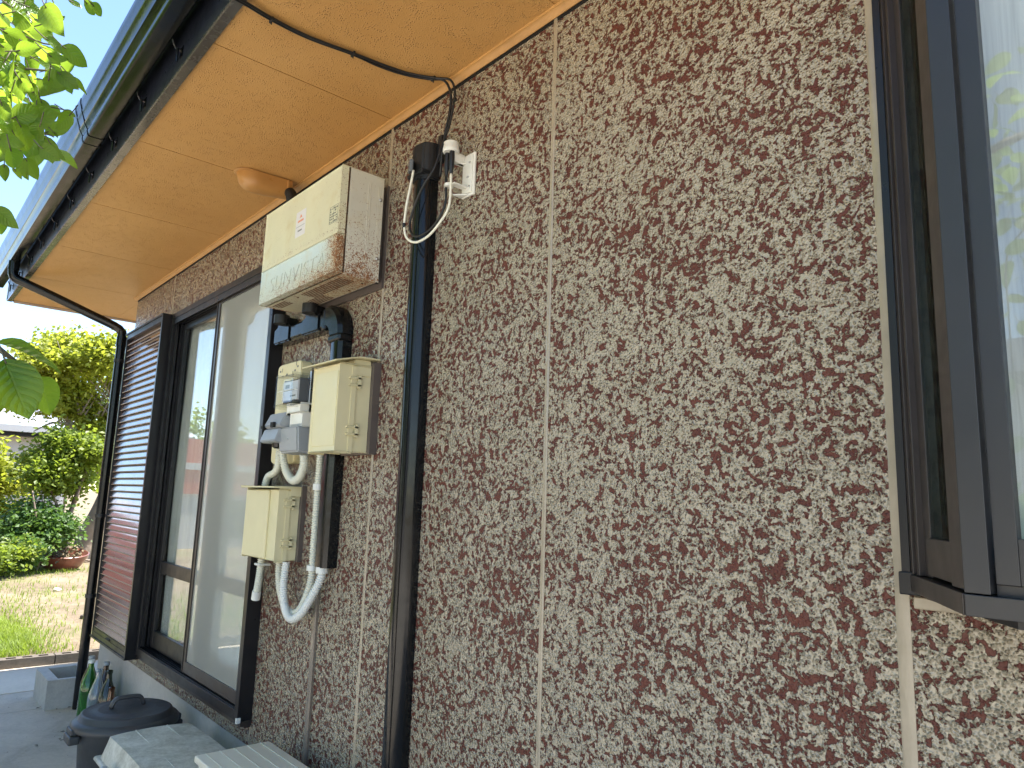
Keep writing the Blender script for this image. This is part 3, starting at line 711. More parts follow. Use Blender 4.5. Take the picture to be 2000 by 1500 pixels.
# embossed lettering
cu = bpy.data.curves.new('lettering', 'FONT'); cu.body = 'SUNVISTA'; cu.size = .098; cu.extrude = .0010; cu.bevel_depth = 0; cu.shear = .12; cu.space_character = 1.1; cu.offset = -.0016
to = bpy.data.objects.new('tmp', cu); col.objects.link(to); bpy.context.view_layer.update()
me = bpy.data.meshes.new_from_object(to.evaluated_get(bpy.context.evaluated_depsgraph_get())); bpy.data.objects.remove(to)
xs_ = [v.co.x for v in me.vertices]; wx = max(xs_)-min(xs_); mx_ = min(xs_)
for v in me.vertices: v.co = Vector((.092+(v.co.x-mx_)/wx*.492, YF-.0004-v.co.z*1.0, .034+v.co.y*.95))
me.materials.clear(); me.materials.append(MAT['inv_panel']); me.materials.append(simple('grimy_letter_edge', (.30, .28, .21), .6))
for p in me.polygons: p.material_index = 0 if abs(p.normal.y) > .5 else 1
lt = bpy.data.objects.new('lettering', me); col.objects.link(lt); lt.parent = inv
# ---- soffit vent hood and its black hose
hd = empty('soffit_hood', 'ochre plastic cable hood on the soffit above the rusty cabinet', 'vent hood', (-3.18, -.22, SZ))
b = BM(); lathe(b, [(.001, -.001), (.062, -.001), (.066, -.004), (.060, -.009), (.05, -.009)], (0, -.02, 0), 32); obj('flange', b, 'ochre_plastic', hd, smooth=40)
b = BM(); sec = []
for i in range(13):   # teardrop shell from the rounded nose toward the wall
    t = i/12; y = -.075+.235*t; wd = .056*math.sqrt(max(.02, 1-(max(0, .32-t)/.32)**2))*(1-.30*max(0, t-.3)); dp = .082*math.sqrt(max(.03, 1-(max(0, .35-t)/.35)**2))*(1-.22*max(0, t-.55))
    ring = []
    for k_ in range(13):
        a = math.pi*k_/12; cx = math.copysign(abs(math.cos(a))**.6, math.cos(a)); sx = abs(math.sin(a))**.6
        ring.append(b.verts.new((cx*wd+.03*t, y, -.004-sx*dp)))
    sec.append(ring)
for p, q in zip(sec, sec[1:]):
    for k_ in range(12): b.faces.new((p[k_], p[k_+1], q[k_+1], q[k_])).smooth = True
b.faces.new(sec[0]); b.faces.new(sec[-1]); bmesh.ops.recalc_face_normals(b, faces=b.faces[:]); obj('hood', b, 'ochre_plastic', hd, smooth=40)
b = BM(); box(b, -.02, .078, .135, .150, -.058, -.003, .004); obj('collar', b, 'ochre_plastic', hd)
b = BM(); corrugated(b, [(-3.15, -.085, 2.925), (-3.13, -.065, 2.90), (-3.075, -.075, 2.865), (-3.02, -.09, 2.80), (-2.985+.02, -.10, 2.72), (-2.96, -.10, 2.68)], .026, .006, .003, 16)
hose = obj('hose', b, 'black_matt', smooth=False); hose.name = 'flexible_hose'; tag(hose, 'black corrugated hose curving from the ochre hood down to the rusty cabinet', 'hose')

# ---- black duct run below the cabinet
dk = empty('cable_duct', 'black plastic cable duct with elbow running down from the rusty cabinet behind the cream boxes', 'duct', (-2.575, 0, 1.225))
def dkp(name, b, m='black', **k): b.transform(Matrix.Translation((2.575, 0, -1.225))); return obj(name, b, m, dk, **k)
def dprof(c, w, d, ch=.014): return [(c-w/2, 0), (c-w/2, -d+ch), (c-w/2+ch*.8, -d), (c-w/2+ch*1.3, -d-.002), (c+w/2-ch*1.3, -d-.002), (c+w/2-ch*.8, -d), (c+w/2, -d+ch), (c+w/2, 0)]
b = BM(); prism(b, dprof(-2.578, .083, .055), 'Z', 1.226, 2.14); dkp('vertical_duct', b, smooth=30)
zc = 2.205
b = BM(); prism(b, [(-.0, zc-.038), (-.045, zc-.038), (-.057, zc-.024), (-.057, zc+.024), (-.045, zc+.038), (0, zc+.038)], 'X', -3.13, -2.66); dkp('horizontal_duct', b, smooth=30)
b = BM()  # elbow: rounded outer corner
for i in range(8):
    a0, a1 = R(90*i/8), R(90*(i+1)/8); cx, cz = -2.665, 2.13
    def q(a, r_, y): return Vector((cx+r_*math.sin(a), y, cz+r_*math.cos(a)))
    for (ra, ya), (rb, yb) in (((.134, 0), (.134, -.048)), ((.134, -.048), (.120, -.063)), ((.120, -.063), (.05, -.063)), ((.05, -.063), (.038, -.048)), ((.038, -.048), (.038, 0))):
        f = b.faces.new([b.verts.new(p) for p in (q(a0, ra, ya), q(a0, rb, yb), q(a1, rb, yb), q(a1, ra, ya))])
bmesh.ops.remove_doubles(b, verts=b.verts[:], dist=1e-5); bmesh.ops.recalc_face_normals(b, faces=b.faces[:]); dkp('elbow', b, smooth=35)
for (x0, x1) in ((-2.69, -2.66),): b = BM(); box(b, x0, x1, -.064, 0, zc-.045, zc+.045, .008); dkp('sleeve', b)
b = BM(); box(b, -2.627, -2.529, -.064, 0, 2.10, 2.13, .008); dkp('sleeve', b)
for xc in (-3.085, -2.80):
    b = BM(); prism(b, [(xc-.080, zc+.030), (xc-.048, zc+.042), (xc-.038, zc+.078), (xc+.038, zc+.078), (xc+.048, zc+.042), (xc+.080, zc+.030), (xc+.080, zc-.037), (xc-.080, zc-.037)], 'Y', -.063, 0, .006); dkp('tee', b, smooth=30)
    b = BM(); tube(b, [(xc+.01, -.07, zc+.045), (xc+.01, -.07, 2.289)], .034, 20); dkp('gland', b, 'black_matt', smooth=40)
for x in (-3.12, -3.05, -2.98, -2.93, -2.88): b = BM(); box(b, x, x+.016, -.0585, -.0570, zc-.036, zc-.030); dkp('clip_slot', b, 'dark')

# ---- cream boxes
def cabinet(name, label, X, Z0, w, h, yb, d, roof):
    c = empty(name, label, 'box', (X, 0, Z0))
    b = BM(); box(b, 0, w, -yb-.0, -yb-d*.55, .003, h, .003); obj('body', b, 'cream', c, smooth=30)
    b = BM(); box(b, -.002, w+.002, -yb-d*.55-.001, -yb-d, 0, h-.004, .006, 3)
    dr = obj('door', b, 'cream', c, smooth=30)
    b = BM(); m_ = .016
    if roof: box(b, m_, w-m_, -yb-d-.0025, -yb-d+.001, m_*1.3, h-m_*1.6, .001); obj('door_panel', b, 'cream', dr)
    else:
        box(b, .0, w*.72, -yb-d-.010, -yb-d+.001, .002, h-.006, .004); obj('door_panel', b, 'cream', dr)
    b = BM(); box(b, w+.0015, w+.006, -yb-d*.55+.006, -yb-d*.55-.010, 0, h-.008, .001); obj('hinge_rail', b, 'cream', c)
    for hz in (h*.20, h*.76):
        b = BM()
        box(b, w+.002, w+.012, -yb-d*.55+.022, -yb-d*.55-.02, hz-.004, hz+.002, .0015); box(b, w+.002, w+.012, -yb-d*.55+.022, -yb-d*.55-.02, hz+.022, hz+.028, .0015)
        box(b, w+.003, w+.012, -yb-d*.55+.022, -yb-d*.55+.012, hz-.012, hz+.036, .0015); box(b, w+.0025, w+.008, -yb-d*.55-.002, -yb-d*.55-.012, hz-.002, hz+.026, .001)
        obj('hinge', b, 'cream', c)
    b = BM(); box(b, .01, w+.022, -yb+.0005, -.0, -.004, h+.015); obj('backboard', b, 'taupe_dark', c)
    b = BM()
    if roof:
        ov = .035
        prism(b, [(-.006, h+.030), (-yb-d*.5, h+.028), (-yb-d-ov, h+.004), (-yb-d-ov, h-.0005), (-yb-d*.5, h+.0225), (-.006, h+.0245)], 'X', -.045, w+.025, .0012)
        prism(b, [(-yb, h+.022), (-yb-d*.5, h+.021), (-yb-d*.55, h+.016), (-yb-d*.55, h-.004), (-yb, h-.004)], 'X', .004, w-.004)
        box(b, w+.0005, w+.004, -yb-.002, -yb-d*.5, h-.038, h-.006, .001)
    else:
        box(b, -.012, w+.010, -yb+.006, -yb-d-.030, h+.004, h+.010, .0015); box(b, w-.10, w+.010, -yb+.004, -yb-d*.5, h-.028, h+.0035, .0015)
    obj('roof_cap', b, 'cream', c, smooth=30)
    return c
cabinet('switch_box', 'tall cream plastic box with sloping roof and side hinges beside the meter', -2.522, 1.652, .200, .318, .030, .122, True)
cabinet('junction_box', 'smaller cream plastic box with flat cap on the wall below the meter', -3.190, 1.228, .332, .288, .020, .085, False)

# ---- electricity meter assembly
pl = empty('meter_board', 'rounded cream mounting board behind the electricity meter', 'board', (-2.99, 0, 1.63))
b = BM(); t = bmesh.new()
prof = []
for cx, cz, a0 in ((.095, .41, 0), (-.095, .41, 90), (-.095, .02, 180), (.095, .02, 270)):
    for i in range(5): a = R(a0+i*22.5); prof.append((cx+.025*math.cos(a), cz+.025*math.sin(a)))
prism(b, prof, 'Y', -.052, -.0, .004); obj('board', b, 'cream_dirty', pl, smooth=30)
for (x, z) in ((-.09, .405), (.085, .41), (-.09, .12), (.06, .395), (-.06, .38), (-.02, .385)):
    b = BM(); box(b, x-.006, x+.006, -.0535, -.0515, z-.004, z+.004); obj('board_hole', b, 'ink', pl)
for (x, z) in ((-.07, .41), (.07, .425), (-.085, .135)):
    b = BM(); box(b, x-.001, x+.001, -.0535, -.0515, z-.01, z+.008); obj('board_slot', b, 'ink', pl)
mt = empty('electricity_meter', 'grey electricity meter under a clear plastic cover left of the tall cream box', 'meter', (-2.80, -.055, 1.76))
def mp(name, b, m, par=None, **k): b.transform(Matrix.Translation((2.80, .055, -1.76))); return obj(name, b, m, par or mt, **k)
b = BM(); box(b, -2.86, -2.715, -.057, -.120, 1.868, 1.958, .004); mp('meter_body', b, 'grey_dark')
b = BM(); box(b, -2.856, -2.719, -.1205, -.1275, 1.874, 1.952, .002); mp('dial_plate', b, 'grey_light')
b = BM(); box(b, -2.850, -2.726, -.1285, -.1275, 1.9145, 1.916); box(b, -2.84, -2.80, -.1285, -.1277, 1.925, 1.940); box(b, -2.79, -2.74, -.1285, -.1277, 1.888, 1.894); mp('dial_marks', b, 'ink')
b = BM(); box(b, -2.8725, -2.7245, -.060, -.144, 1.853, 1.972, .012, 3); mp('clear_cover', b, 'clear', smooth=40)
b = BM(); tube(b, smooth_path([(-2.874, -.1455, 1.912), (-2.80, -.1455, 1.912), (-2.726, -.1455, 1.912)], .02), .0015, 6); tube(b, [(-2.7235, -.142, 1.912), (-2.7235, -.06, 1.912)], .0015, 6); mp('cover_rib', b, 'white')
b = BM(); box(b, -2.70, -2.690, -.052, -.085, 1.76, 1.99, .003); mp('metal_edge', b, 'steel')
b = BM(); box(b, -2.72, -2.71, -.057, -.085, 1.78, 1.965, .002); box(b, -2.725, -2.705, -.056, -.075, 1.965, 1.99, .003); mp('back_bracket', b, 'steel')
for z in (1.925, 1.895):
    b = BM(); t = bmesh.new(); lathe(t, [(.004, 0), (.004, .006), (.001, .007)], (0, 0, 0), 10); t.transform(Matrix.Translation((-2.7225, -.075, z)) @ Matrix.Rotation(R(90), 4, 'Y')); merge(b, t); mp('cover_screw', b, 'steel')
b = BM(); box(b, -2.815, -2.69, -.057, -.118, 1.822, 1.852, .008, 3); mp('terminal_block', b, 'white')
b = BM(); box(b, -2.80, -2.688, -.057, -.112, 1.765, 1.820, .003); mp('terminal_box', b, 'white')
b = BM()
for i in range(9): box(b, -2.795+i*.0115, -2.789+i*.0115, -.1128, -.1121, 1.768, 1.776)
mp('terminal_slots', b, 'grey')
cv = empty('terminal_cover', 'light grey moulded cable cover under the electricity meter', 'cover', (-2.79, -.055, 1.66))
def cvp(name, b, m, **k): b.transform(Matrix.Translation((2.79, .055, -1.66))); return obj(name, b, m, cv, **k)
b = BM(); t = bmesh.new(); bmesh.ops.create_cube(t, size=1)
for v in t.verts:
    up_ = v.co.z > 0; fr_ = v.co.y < 0; rt_ = v.co.x > 0
    v.co = Vector(((-2.683 if up_ else -2.680) if rt_ else (-2.868 if up_ else -2.852), (-.136 if up_ else -.128) if fr_ else -.056, (1.764 if up_ else (1.662 if fr_ else 1.655))))
bmesh.ops.bevel(t, geom=t.edges[:], offset=.007, segments=3, affect='EDGES'); merge(b, t); cvp('cover', b, 'grey', smooth=40)
b = BM(); t = bmesh.new(); lathe(t, [(.004, 0), (.004, .002), (.001, .002)], (0, 0, 0), 12, 'Y'); t.transform(Matrix.Translation((-2.77, -.1325, 1.715))); merge(b, t); cvp('cover_screw', b, 'grey_light')
un = empty('breaker_unit', 'grey stepped plastic breaker unit at the lower left of the meter', 'breaker unit', (-2.93, -.055, 1.70))
def unp(name, b, m, **k): b.transform(Matrix.Translation((2.93, .055, -1.70))); return obj(name, b, m, un, **k)
b = BM(); prism(b, [(-.056, 1.835), (-.125, 1.828), (-.150, 1.775), (-.135, 1.764), (-.056, 1.764)], 'X', -2.975, -2.815, .003); unp('upper_hood', b, 'grey', smooth=30)
b = BM(); prism(b, [(-.056, 1.762), (-.140, 1.762), (-.158, 1.712), (-.145, 1.704), (-.056, 1.704)], 'X', -2.990, -2.835, .003); unp('lower_hood', b, 'grey', smooth=30)
b = BM(); box(b, -2.985, -2.965, -.150, -.158, 1.765, 1.776, .001); unp('latch', b, 'dark')
b = BM(); box(b, -2.885, -2.86, -.150, -.160, 1.766, 1.786, .001); unp('latch', b, 'dark')
b = BM(); lathe(b, [(.001, 1.682), (.012, 1.682), (.020, 1.688), (.022, 1.7035)], (-2.915, -.11, 0), 20); unp('cable_gland', b, 'black', smooth=40)

# ---- corrugated conduits
def hose_obj(label, pts, r=.0155, m='hose', ext=()):
    e = empty('conduit', label, 'conduit', pts[0], 'corrugated conduits below the meter')
    I = Matrix.Translation(-Vector(pts[0]))
    b = BM(); corrugated(b, pts, r); b.transform(I); obj('hose', b, m, e)
    for (p, q, rr) in ext:
        b = BM(); tube(b, [p, Vector(p).lerp(Vector(q), .5), q], rr, 18); b.transform(I); obj('coupling', b, 'hose_white', e, smooth=40)
    return e
hose_obj('short pale conduit curving from the breaker unit left into the junction box', [(-2.955, -.08, 1.70), (-2.965, -.078, 1.66), (-2.985, -.07, 1.61), (-3.04, -.06, 1.585), (-3.10, -.06, 1.57), (-3.125, -.06, 1.535), (-3.125, -.06, 1.517)])
hose_obj('pale conduit hanging in a short loop between the breaker unit and the terminal cover', [(-2.905, -.085, 1.70), (-2.905, -.085, 1.65), (-2.885, -.075, 1.59), (-2.83, -.070, 1.553), (-2.77, -.070, 1.565), (-2.725, -.075, 1.61), (-2.712, -.085, 1.655)], .0175)
hose_obj('long straight pale conduit beside the black duct, turning up into the junction box', [(-2.648, -.045, 1.66), (-2.648, -.045, 1.50), (-2.648, -.045, 1.30), (-2.645, -.045, 1.20), (-2.655, -.05, 1.13), (-2.70, -.055, 1.06), (-2.76, -.058, 1.035), (-2.83, -.06, 1.055), (-2.885, -.06, 1.11), (-2.91, -.06, 1.17), (-2.915, -.06, 1.226)], .0155, 'hose',
         (((-2.648, -.045, 1.515), (-2.648, -.045, 1.54), .020), ((-2.648, -.045, 1.208), (-2.648, -.045, 1.228), .021)))
hose_obj('whitish conduit in the widest loop, from the black duct end to the junction box', [(-2.575, -.040, 1.235), (-2.575, -.042, 1.19), (-2.60, -.06, 1.12), (-2.66, -.075, 1.045), (-2.73, -.08, 1.022), (-2.80, -.075, 1.06), (-2.84, -.068, 1.13), (-2.850, -.062, 1.19), (-2.850, -.06, 1.226)], .0165, 'hose_white',
         (((-2.575, -.040, 1.205), (-2.575, -.040, 1.228), .023),))
e = hose_obj('pale conduit stub with an open white end under the left of the junction box', [(-3.085, -.065, 1.226), (-3.088, -.065, 1.18), (-3.10, -.063, 1.12), (-3.118, -.06, 1.075)], .0165, 'hose', (((-3.118, -.06, 1.080), (-3.130, -.058, 1.045), .0185),))
b = BM(); box(b, -3.115, -3.062, -.085, -.03, 1.190, 1.200, .004); b.transform(Matrix.Translation((3.085, .065, -1.226))); obj('saddle', b, 'hose_white', e)

# ---- tall black duct cover up to the eaves
td = empty('duct_cover', 'tall glossy black duct cover running from near the eaves down the wall', 'duct', (-2.03, 0, 0))
def tdp(name, b, m='black', **k): b.transform(Matrix.Translation((2.03, 0, 0))); return obj(name, b, m, td, **k)
def pr_(x0, x1, d): return [(x0, 0), (x0, -d*.5), (x0+.003, -d*.68), (x0+.009, -d*.83), (x0+.018, -d*.94), (x0+.029, -d*.995), (x0+.042, -d), (x0+.052, -d*.97), (x1-.022, -d*.90), (x1-.013, -d*.78), (x1-.005, -d*.60), (x1-.001, -d*.40), (x1, -d*.3), (x1, 0)]
b = BM(); prism(b, pr_(-2.072, -1.990, .062), 'Z', -.01, 2.64); box(b, -2.0135, -2.012, -.0608, -.0585, 0, 2.64); tdp('duct', b, smooth=50)
b = BM(); t = bmesh.new(); prism(t, pr_(-2.083, -1.978, .070), 'Z', 2.60, 2.735, .006); merge(b, t); tdp('end_cap', b, 'black_matt', smooth=30)
b = BM(); box(b, -1.978, -1.955, -.02, 0, 2.66, 2.76, .002); tdp('cap_tab', b, 'black_matt')
b = BM(); t = bmesh.new(); box(t, -.022, .022, -.007, .007, -.022, .022, .004); t.transform(Matrix.Translation((-2.045, -.083, 2.648)) @ Matrix.Rotation(R(-25), 4, 'Z') @ Matrix.Rotation(R(12), 4, 'Y')); merge(b, t); tdp('wire_clip', b, 'grey_dark')
b = BM(); box(b, -2.078, -1.984, -.075, -.0, 2.612, 2.628, .003); tdp('strap', b, 'black_matt')

# ---- antenna booster on its bracket plate
bo = empty('antenna_booster', 'small round off-white antenna booster on a white bracket plate right of the black duct', 'booster', (-1.80, 0, 2.55))
def bop(name, b, m, **k): b.transform(Matrix.Translation((1.80, 0, -2.55))); return obj(name, b, m, bo, **k)
b = BM(); box(b, -1.838, -1.772, -.010, .0, 2.485, 2.635, .004, 3)
box(b, -1.830, -1.780, -.013, -.010, 2.495, 2.625, .001); prism(b, [(-1.836, -.010), (-1.836, -.046), (-1.800, -.012)], 'Z', 2.487, 2.492); prism(b, [(-1.836, -.010), (-1.836, -.040), (-1.810, -.012)], 'Z', 2.60, 2.604)
bop('bracket_plate', b, 'white', smooth=30)
for (x, z) in ((-1.792, 2.60), (-1.80, 2.55), (-1.79, 2.515)):
    b = BM(); t = bmesh.new(); lathe(t, [(.004, 0), (.004, .003), (.001, .004)], (0, 0, 0), 10, 'Y'); t.transform(Matrix.Translation((x, -.0133, z))); merge(b, t); bop('plate_screw', b, 'steel')
cxb, cyb = -1.835, -.062
b = BM(); lathe(b, [(.0005, 2.668), (.020, 2.668), (.0255, 2.664), (.0265, 2.645), (.0275, 2.643), (.0275, 2.634), (.025, 2.630), (.0005, 2.630)][::-1], (cxb, cyb, 0), 32); box(b, cxb-.01, cxb+.012, cyb, -.01, 2.60, 2.635, .003); bop('housing', b, 'white', smooth=35)
b = BM(); t = bmesh.new()
for (a0, a1) in ((-2.55, -2.40), (-2.36, -2.24), (-2.20, -2.10), (-2.07, -1.75)):
    vs2 = []
    for a in [a0+(a1-a0)*i/3 for i in range(4)]: vs2.append((cxb+.0271*math.cos(a), cyb+.0271*math.sin(a)))
    for p, q_ in zip(vs2, vs2[1:]): b.faces.new([b.verts.new(v) for v in ((p[0], p[1], 2.6505), (q_[0], q_[1], 2.6505), (q_[0], q_[1], 2.6585), (p[0], p[1], 2.6585))])
bop('marking', b, 'ink')
for (x, y) in ((cxb-.011, cyb-.006), (cxb+.012, cyb-.004)):
    b = BM(); lathe(b, [(.0085, 2.631), (.0095, 2.605), (.0090, 2.578), (.006, 2.566), (.0045, 2.548), (.004, 2.545)][::-1], (x, y, 0), 16); bop('connector_boot', b, 'black_matt', smooth=40)
b = BM(); lathe(b, [(.0125, 2.508), (.0155, 2.508), (.0155, 2.519), (.0125, 2.519)], (cxb+.002, cyb-.003, 0), 20); box(b, cxb+.012, -1.80, cyb-.006, -.012, 2.511, 2.516); bop('cable_ring', b, 'white', smooth=40)
def cable(name, label, pts, r, m, group=None, bands=()):
    b = BM(); tube(b, smooth_path(pts, .012), r, 10)
    for (i0, p, q_) in bands: pass
    o = obj(name, b, m, smooth=True); tag(o, label, 'cable', group); return o
cable('coaxial_cable', 'white cable hanging in a loop from the antenna booster to the black duct cap', [(cxb+.014, cyb-.006, 2.55), (cxb+.020, cyb-.008, 2.50), (-1.815, -.075, 2.43), (-1.845, -.085, 2.385), (-1.90, -.09, 2.352), (-1.965, -.095, 2.345), (-2.018, -.098, 2.372), (-2.040, -.098, 2.42), (-2.038, -.096, 2.49), (-2.030, -.090, 2.56), (-2.022, -.085, 2.625)], .0042, 'cable_white')
b = BM(); tube(b, [(-2.041, -.0985, 2.415), (-2.042, -.0983, 2.432)], .0058, 12); o = obj('cable_tape', b, 'black_matt', smooth=40); tag(o, 'short black tape band round the left side of the white cable loop', 'tape')
cable('coaxial_cable', 'black cable looping inside the white one and crossing the duct up to the eaves', [(cxb-.010, cyb-.008, 2.55), (cxb-.006, cyb-.008, 2.50), (cxb-.004, -.072, 2.45), (-1.858, -.08, 2.405), (-1.90, -.085, 2.375), (-1.955, -.09, 2.365), (-2.00, -.092, 2.385), (-2.018, -.09, 2.43), (-1.995, -.088, 2.49), (-1.950, -.085, 2.55), (-1.918, -.070, 2.60), (-1.90, -.055, 2.68), (-1.883, -.04, 2.76), (-1.872, -.035, 2.83), (-1.868, -.035, 2.88), (-1.885, -.045, 2.925), (-1.93, -.075, 2.938), (-1.975, -.16, 2.940), (-1.995, -.25, 2.941), (-2.008, -.35, 2.941), (-2.030, -.50, 2.941), (-2.025, -.62, 2.941), (-2.005, -.70, 2.936), (-1.985, -.75, 2.93), (-1.96, -.79, 2.96), (-1.93, -.82, 3.02)], .0042, 'black_matt')
cable('coaxial_cable', 'second black cable running along the soffit and ending behind the duct cap', [(-1.952, -.02, 2.60), (-1.925, -.035, 2.66), (-1.905, -.04, 2.74), (-1.890, -.035, 2.82), (-1.888, -.04, 2.885), (-1.91, -.055, 2.93), (-1.95, -.085, 2.939), (-1.992, -.16, 2.942), (-2.012, -.25, 2.942), (-2.018, -.35, 2.943), (-2.040, -.50, 2.942), (-2.036, -.62, 2.942), (-2.016, -.70, 2.937), (-1.998, -.752, 2.93), (-1.975, -.795, 2.96), (-1.945, -.825, 3.02)], .0045, 'black_matt')
for (x, y, z) in ((-2.013, -.35, 2.941), (-2.035, -.62, 2.941), (-1.94, -.078, 2.939), (-1.869, -.035, 2.845)):
    b = BM(); box(b, -.012, .012, -.004, .004, -.007, .007, .003); tube(b, [(0, 0, -.007), (.002, 0, -.016)], .002, 6)
    o = obj('cable_clip', b, 'black_matt'); o.location = (x, y, z); n_ = {2.845: 'on the wall just below the ochre mould', 2.939: 'at the bend by the ochre mould'}.get(z, 'in the middle of the soffit' if y > -.4 else 'near the fascia')
    tag(o, 'small black clip holding the black cables '+n_, 'clip', 'clips on the black cables')

# ================================================================ THINGS ON THE GROUND
# ---- bin
bn = empty('dustbin', 'round charcoal plastic dustbin with a handled lid by the foundation', 'bin', (-3.985, -.292, 0))
b = BM(); lathe(b, [(.001, .0), (.165, .0), (.172, .012), (.200, .36), (.204, .365), (.204, .400), (.195, .400), (.19, .36), (.162, .02), (.001, .02)], segs=64); obj('body', b, 'bin', bn, smooth=40)
b = BM(); lathe(b, [(.226, .384), (.234, .382), (.236, .390), (.234, .402), (.224, .413), (.212, .416), (.204, .421), (.198, .440), (.190, .445), (.186, .4445), (.140, .447), (.128, .451), (.122, .451), (.07, .454), (.001, .455)], segs=72); obj('lid', b, 'bin', bn, smooth=50)
b = BM(); pts = smooth_path([(-.004, -.072, .456), (-.004, -.064, .476), (-.004, -.050, .494), (-.004, 0, .498), (-.004, .050, .494), (-.004, .064, .476), (-.004, .072, .456)], .01)
t = bmesh.new(); tube(t, pts, .0095, 10)
for v in t.verts: v.co.x *= 2.1
merge(b, t); obj('lid_handle', b, 'bin', bn, smooth=True)
for s in (1, -1):
    b = BM(); box(b, -.055, .055, .202, .250, .330, .368, .008, 2); box(b, -.045, .045, .215, .243, .368, .396, .006, 2); b.transform(Matrix.Scale(s, 4, (0, 1, 0))); bmesh.ops.recalc_face_normals(b, faces=b.faces[:]); obj('side_handle', b, 'bin', bn)
# ---- grey storage box
gb = empty('storage_box', 'weathered grey plastic storage box with a domed lid between the dustbin and the cream box', 'box', (-3.30, -.275, 0))
b = BM(); prism(b, [(-.34, -.165), (.36, -.165), (.36, .165), (-.34, .165)], 'Z', .0, .335, .02); obj('tub', b, 'lid', gb, smooth=30)
b = BM(); t = bmesh.new()
n1, n2 = 20, 14; V = []
def lidp(i, j):
    a = -1+2*i/n1; c = -1+2*j/n2
    ex = .385; ey = .195
    f = lambda s: math.copysign(abs(s)**.8, s)
    edge = max(abs(a), abs(c)); x = a*ex; y = c*ey
    z = .445-.010*(a*a)-.012*c*c
    if abs(a) > .93 or abs(c) > .88: z -= .020
    if abs(a) > .995 or abs(c) > .995: z = .345
    # round corners in plan
    rx = .05
    dx = abs(x)-(ex-rx); dy = abs(y)-(ey-rx)
    if dx > 0 and dy > 0:
        d = math.hypot(dx, dy); k_ = max(dx, dy)/d
        x = math.copysign(ex-rx+dx*k_, x); y = math.copysign(ey-rx+dy*k_, y)
    return (x, y, z)
V = [[t.verts.new(lidp(i, j)) for j in range(n2+1)] for i in range(n1+1)]
for i in range(n1):
    for j in range(n2): t.faces.new((V[i][j], V[i+1][j], V[i+1][j+1], V[i][j+1]))
bmesh.ops.bevel(t, geom=[e_ for e_ in t.edges if not e_.is_boundary and e_.calc_face_angle(0) > .5], offset=.006, segments=2, affect='EDGES')
merge(b, t); box(b, -.40, .40, -.212, .205, .325, .345, .012, 3)
obj('lid', b, 'lid', gb, smooth=40)
b = BM(); box(b, -.16, -.06, -.245, -.21, .295, .375, .012, 2); obj('latch', b, 'grey', gb)
b = BM(); box(b, .12, .22, -.245, -.21, .295, .375, .012, 2); obj('latch', b, 'grey', gb)
b = BM()
for y in (-.07, .06): box(b, -.33, .33, y, y+.006, .4365, .4430, .002)
obj('lid_rib', b, 'lid', gb)
# ---- cream ribbed box
cb_ = empty('ribbed_box', 'pale cream box with a ribbed top at the bottom edge of the wall', 'box', (-2.335, -.224, 0))
b = BM(); box(b, -.47, .47, -.128, .128, 0, .53, .006); obj('body', b, 'cream_box', cb_, smooth=30)
b = BM(); box(b, -.485, .485, -.139, .139, .532, .556, .005, 3)
for i in range(5): 
    y = -.104+i*.051; box(b, -.478, .478, y, y+.004, .5555, .5585, .001)
obj('top', b, 'cream_box', cb_, smooth=30)
# ---- bottles
def bottle(x, y, h, r, glass, label, cap=None, lab=None, beer=False):
    e = empty('bottle', label, 'bottle', (x, y, 0), 'empty bottles against the foundation', rz=random.uniform(0, 6))
    b = BM(); k_ = h/.395
    pf = [(.001, .0), (r*.95, .0), (r, .006), (r, .20*k_), (r*.97, .235*k_), (r*.80, .27*k_), (r*.55, .305*k_), (.0185, .335*k_), (.0155, .36*k_), (.0150, .375*k_), (.018, .377*k_), (.018, .392*k_), (.012, h)]
    inner = [(q_[0]-.003, q_[1]) for q_ in pf[1:-1]][::-1]
    lathe(b, pf+[(.0115, h-.004)]+[(max(.009, a_-.0032), min(z_, h-.006)) for a_, z_ in inner if z_ > .01]+[(.001, .008)], segs=28)
    obj('glass', b, glass, e, smooth=50)
    if cap:
        b = BM(); lathe(b, [(.001, h-.016), (.0195, h-.016), (.0200, h-.001), (.018, h+.003), (.001, h+.003)], segs=20); obj('cap', b, cap, e, smooth=50)
    if lab:
        b = BM(); t = bmesh.new(); lathe(t, [(r+.0006, .05*k_), (r+.0006, .125*k_)], segs=28)
        for f in list(t.faces):
            if len(f.verts) > 4: t.faces.remove(f)
        merge(b, t); obj('paper_label', b, 'label_white', e, smooth=True)
random.seed(5)
bottle(-5.545, -.125, .395, .052, 'b_dark', 'brown-necked bottle with grey cap and white label, farthest left of the row', 'grey', True)
bottle(-5.425, -.150, .395, .052, 'b_green', 'bright green bottle with a white cap', 'white', False)
bottle(-5.330, -.085, .392, .050, 'b_brown', 'dark brown bottle with grey cap right of the bright green bottle', 'grey', False)
bottle(-5.205, -.150, .385, .050, 'b_clear', 'clear uncapped glass bottle', None)
bottle(-5.085, -.120, .395, .052, 'b_dark', 'tall dark uncapped bottle between the clear bottle and the small amber one', None)
bottle(-4.935, -.135, .330, .036, 'b_amber', 'small amber beer bottle nearest the dustbin', None)
